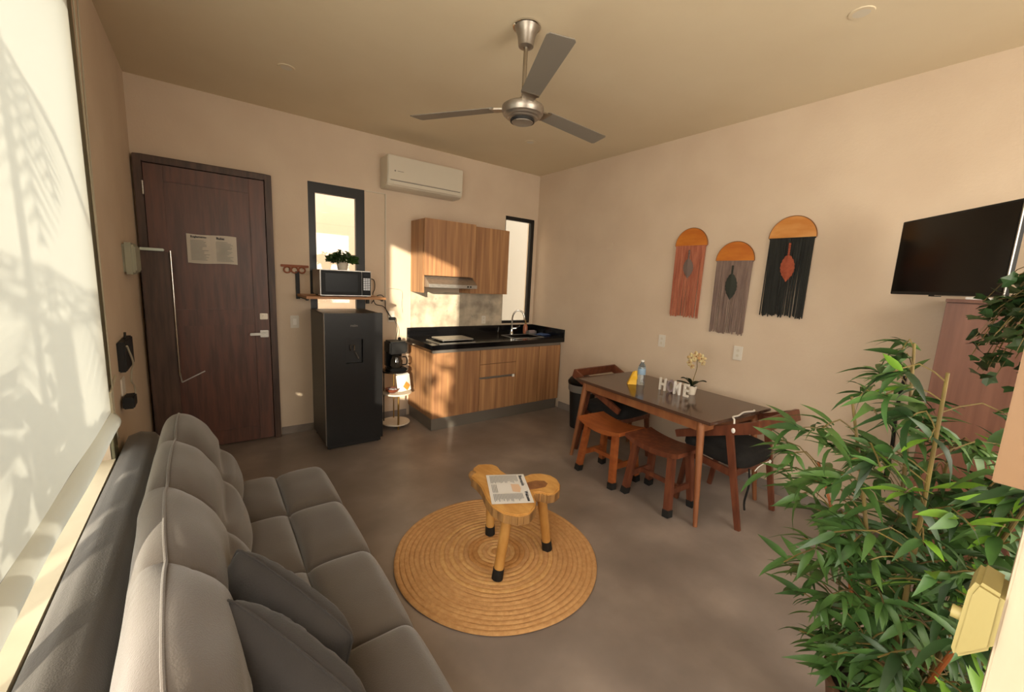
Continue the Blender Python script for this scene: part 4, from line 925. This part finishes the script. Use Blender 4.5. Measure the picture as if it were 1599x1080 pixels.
# ---- leaves
def leafmesh(name, L, W, droop, fold, mt, n=6):
    b = MB()
    def fn(u, v):
        w = W * (math.sin(PI * min(1, (v * .96 + .04)) ** .75)) if v < 1 else 0
        x = (u - .5) * 2 * w / 2; return Vector((x, L * v * (1 - .15 * droop * v), -droop * L * v * v * .5 + fold * abs(x)))
    b.grid(3, n, fn)
    me = bpy.data.meshes.new(name); me.from_pydata(b.v, [], b.f); me.materials.append(M[mt]); me.shade_smooth(); return me
def place(me, parent, p, d, roll, s, kindname='leaf'):
    d = Vector(d).normalized(); q = d.to_track_quat('Y', 'Z').to_matrix().to_4x4(); m4 = Matrix.Translation(Vector(p) - wloc(parent)) @ q @ Matrix.Rotation(roll, 4, 'Y') @ Matrix.Scale(s, 4)
    return me, m4
def emit(items, parent, name, limit, stuffname, mt):
    vis = []; rest = []
    for me, m4 in items:
        wp = m4.translation + wloc(parent); pr = project(wp)
        (vis if pr and -20 < pr[0] < 1620 and -20 < pr[1] < 1100 else rest).append((pr[2] if pr else 9, me, m4))
    vis.sort(key=lambda t: t[0]); rest += vis[limit:]; vis = vis[:limit]
    for _, me, m4 in vis:
        o = bpy.data.objects.new(name, me); scene.collection.objects.link(o); o.parent = parent; o.matrix_local = m4
    if rest:
        b = MB()
        for _, me, m4 in rest: b.add([m4 @ v.co + wloc(parent) for v in me.vertices], [tuple(p.vertices) for p in me.polygons])
        obj(stuffname, b, mt, parent, smooth=True, kind='stuff')
BX, BY = 1.78, .16
bp_ = thing('bamboo_plant', 'tall leafy artificial bamboo plant in the right foreground', 'plant', (BX, BY, 0))
obj('pot', MB().lathe([(.13, 0), (.17, .26), (.18, .28), (.16, .28), (.155, .25), (.001, .25)], (BX, BY, 0)), 'pot_terra', bp_, smooth=True)
obj('soil', MB().lathe([(.001, .262), (.15, .262), (.155, .245)][::-1], (BX, BY, 0)), 'soil', bp_, smooth=True)
random.seed(21)
variants = [leafmesh('leaf_a', .15, .031, .5, .3, 'leaf'), leafmesh('leaf_b', .13, .027, 1.1, .35, 'leaf'), leafmesh('leaf_c', .16, .028, 1.7, .25, 'leaf_dark'), leafmesh('leaf_d', .14, .032, .3, .3, 'leaf_bright'), leafmesh('leaf_e', .12, .024, .9, .3, 'leaf_dark'), leafmesh('leaf_f', .15, .027, 1.4, .25, 'leaf')]
items = []; twb = MB()
for k in range(8):
    a = 2 * PI * k / 8; h = (1.15, 1.46, 1.0, 1.3, 1.42, .95, 1.2, 1.1)[k]; sp_ = random.uniform(.10, .26)
    base = Vector((BX + .07 * math.cos(a), BY + .07 * math.sin(a), .25)); top = Vector((BX + (.07 + sp_) * math.cos(a), BY + (.07 + sp_) * math.sin(a), h)); mid = base.lerp(top, .5) + Vector((-.03 * math.cos(a), -.03 * math.sin(a), 0))
    obj('cane', MB().tube([base, mid, top], lambda t: .009 - .005 * t, n=8), 'orange_cane' if k in (2, 5) else 'cane', bp_, smooth=True)
    for j in range(26):
        t = .03 + .97 * (j + random.random() * .6) / 26
        p = base.lerp(mid, t * 2) if t < .5 else mid.lerp(top, t * 2 - 1)
        az = random.uniform(0, 2 * PI) if random.random() < .5 else R(135) + random.gauss(0, .8)
        rmax = (.37 if p.z < .75 else .30) * math.sqrt(max(.05, 1 - ((p.z - .62) / .98) ** 2)); l = random.uniform(.08, 1) * rmax * .75; 
        d = Vector((math.cos(az), math.sin(az), random.uniform(.0, .8))).normalized(); e = p + d * l + Vector((0, 0, -.15 * l))
        if e.x < 1.22: e.x = 1.22 + random.random() * .1
        twb.tube([p, p.lerp(e, .5) + Vector((0, 0, .04)), e], .0022, n=4, smooth=2)
        for q in range(random.randint(6, 9)):
            u = random.random(); b0 = p.lerp(e, .45 + .55 * u) + Vector((0, 0, .03 * (1 - u)))
            aa = az + random.gauss(0, 1.0); dd = Vector((math.cos(aa), math.sin(aa), random.uniform(-.55, .9)))
            items.append(place(random.choice(variants + variants[:2]), bp_, b0, dd, random.gauss(0, .5), random.uniform(.55, 1.05)))
obj('twig', twb, 'cane', bp_, kind='stuff')
emit(items, bp_, 'leaf', 300, 'foliage', 'leaf')
# ivy
IX, IY, IZ = 2.62, -.10, 1.42
pd = thing('plant_stand', 'tall narrow dark wooden stand under the trailing ivy', 'plant stand', (IX, IY, 0))
obj('stand_top', MB().box(IX - .13, IX + .13, IY - .13, IY + .13, IZ - .025, IZ), 'door_wood', pd, bev=.003)
for sx in (-1, 1):
    for sy in (-1, 1): obj('leg', MB().box(IX + sx * .11 - .014, IX + sx * .11 + .014, IY + sy * .11 - .014, IY + sy * .11 + .014, 0, IZ - .025), 'door_wood', pd, bev=.002)
obj('lower_shelf', MB().box(IX - .12, IX + .12, IY - .12, IY + .12, .25, .27), 'door_wood', pd, bev=.002)
iv = thing('ivy_plant', 'dark trailing ivy in front of the lower right of the television', 'plant', (IX, IY, IZ))
obj('pot', MB().lathe([(.07, 0), (.09, .12), (.094, .125), (.082, .125), (.08, .11), (.001, .11)], (IX, IY, IZ)), 'black_matte', iv, smooth=True)
def ivyleaf(nm, mt):
    pts = [(0, 0), (.5, .12), (.62, .5), (.3, .62), (0, 1.0), (-.3, .62), (-.62, .5), (-.5, .12)]
    me = bpy.data.meshes.new(nm); me.from_pydata([(x * .048, y * .052, .008 * abs(x)) for x, y in pts] + [(0, .022, -.004)], [], [(8, i, (i + 1) % 8) for i in range(8)]); me.materials.append(M[mt]); return me
ivs = [ivyleaf('ivy_leaf_a', 'ivy_leaf'), ivyleaf('ivy_leaf_b', 'ivy_leaf'), ivyleaf('ivy_leaf_c', 'leaf_dark')]
items = []; b = MB(); random.seed(8)
for k in range(95):
    a = R(110) + random.gauss(0, 1.1); l = random.uniform(.10, .36); p0 = Vector((IX, IY, IZ + .13)); dr = random.uniform(-.12, .34)
    p1 = p0 + Vector((math.cos(a) * l * .6, math.sin(a) * l * .6, .08 + .16 * random.random())); p2 = p0 + Vector((math.cos(a) * l, math.sin(a) * l, -dr + .06))
    b.tube([p0, p1, p2], .0018, n=4, smooth=3)
    for q in range(11):
        t = .2 + .8 * q / 10; p = p0.lerp(p1, t * 2) if t < .5 else p1.lerp(p2, t * 2 - 1)
        aa = random.uniform(0, 2 * PI); dd = Vector((math.cos(aa) - .5, math.sin(aa) + .3, random.uniform(-.9, .4)))
        items.append(place(random.choice(ivs), iv, p + Vector((random.gauss(0, .012), random.gauss(0, .012), random.gauss(0, .012))), dd, random.gauss(0, .7), random.uniform(.6, 1.2)))
obj('vine', b, 'cane', iv, kind='stuff')
emit(items, iv, 'leaf', 290, 'foliage', 'ivy_leaf')

# ================================================================== FOREGROUND PIER
struct('trim_2', MB().box(1.0, 1.11, -.45, -.012, 0, H), 'pier_wood', bev=.003)
wp = thing('hanging_wood_cabinet', 'tan wooden wall cabinet corner at the right edge of the picture', 'cabinet', (.95, -.1, 1.35))
obj('body', MB().box(.90, .998, -.40, .027, 1.352, 1.95), 'slab_wood', wp, bev=.003)
obj('door', MB().box(.884, .899, -.40, .027, 1.352, 1.95), 'slab_wood', wp, bev=.0015)
lb = thing('thermostat_box', 'cream-yellow plastic box with a small knob on the pale post', 'box', (1.0, 0, 1.1))
obj('housing', MB().prism([(-.012, 1.050), (.024, 1.005 + .0), (.030, 1.02), (.027, 1.13), (.020, 1.155), (-.012, 1.145)], .985, 1.075, lambda y, z, x: (x, y, z)), 'cream_plastic', lb, bev=.006, smooth=True)
obj('knob', MB().cyl((1.01, .026, 1.075), (1.01, .040, 1.075), .011), 'cream_plastic', lb, smooth=True)
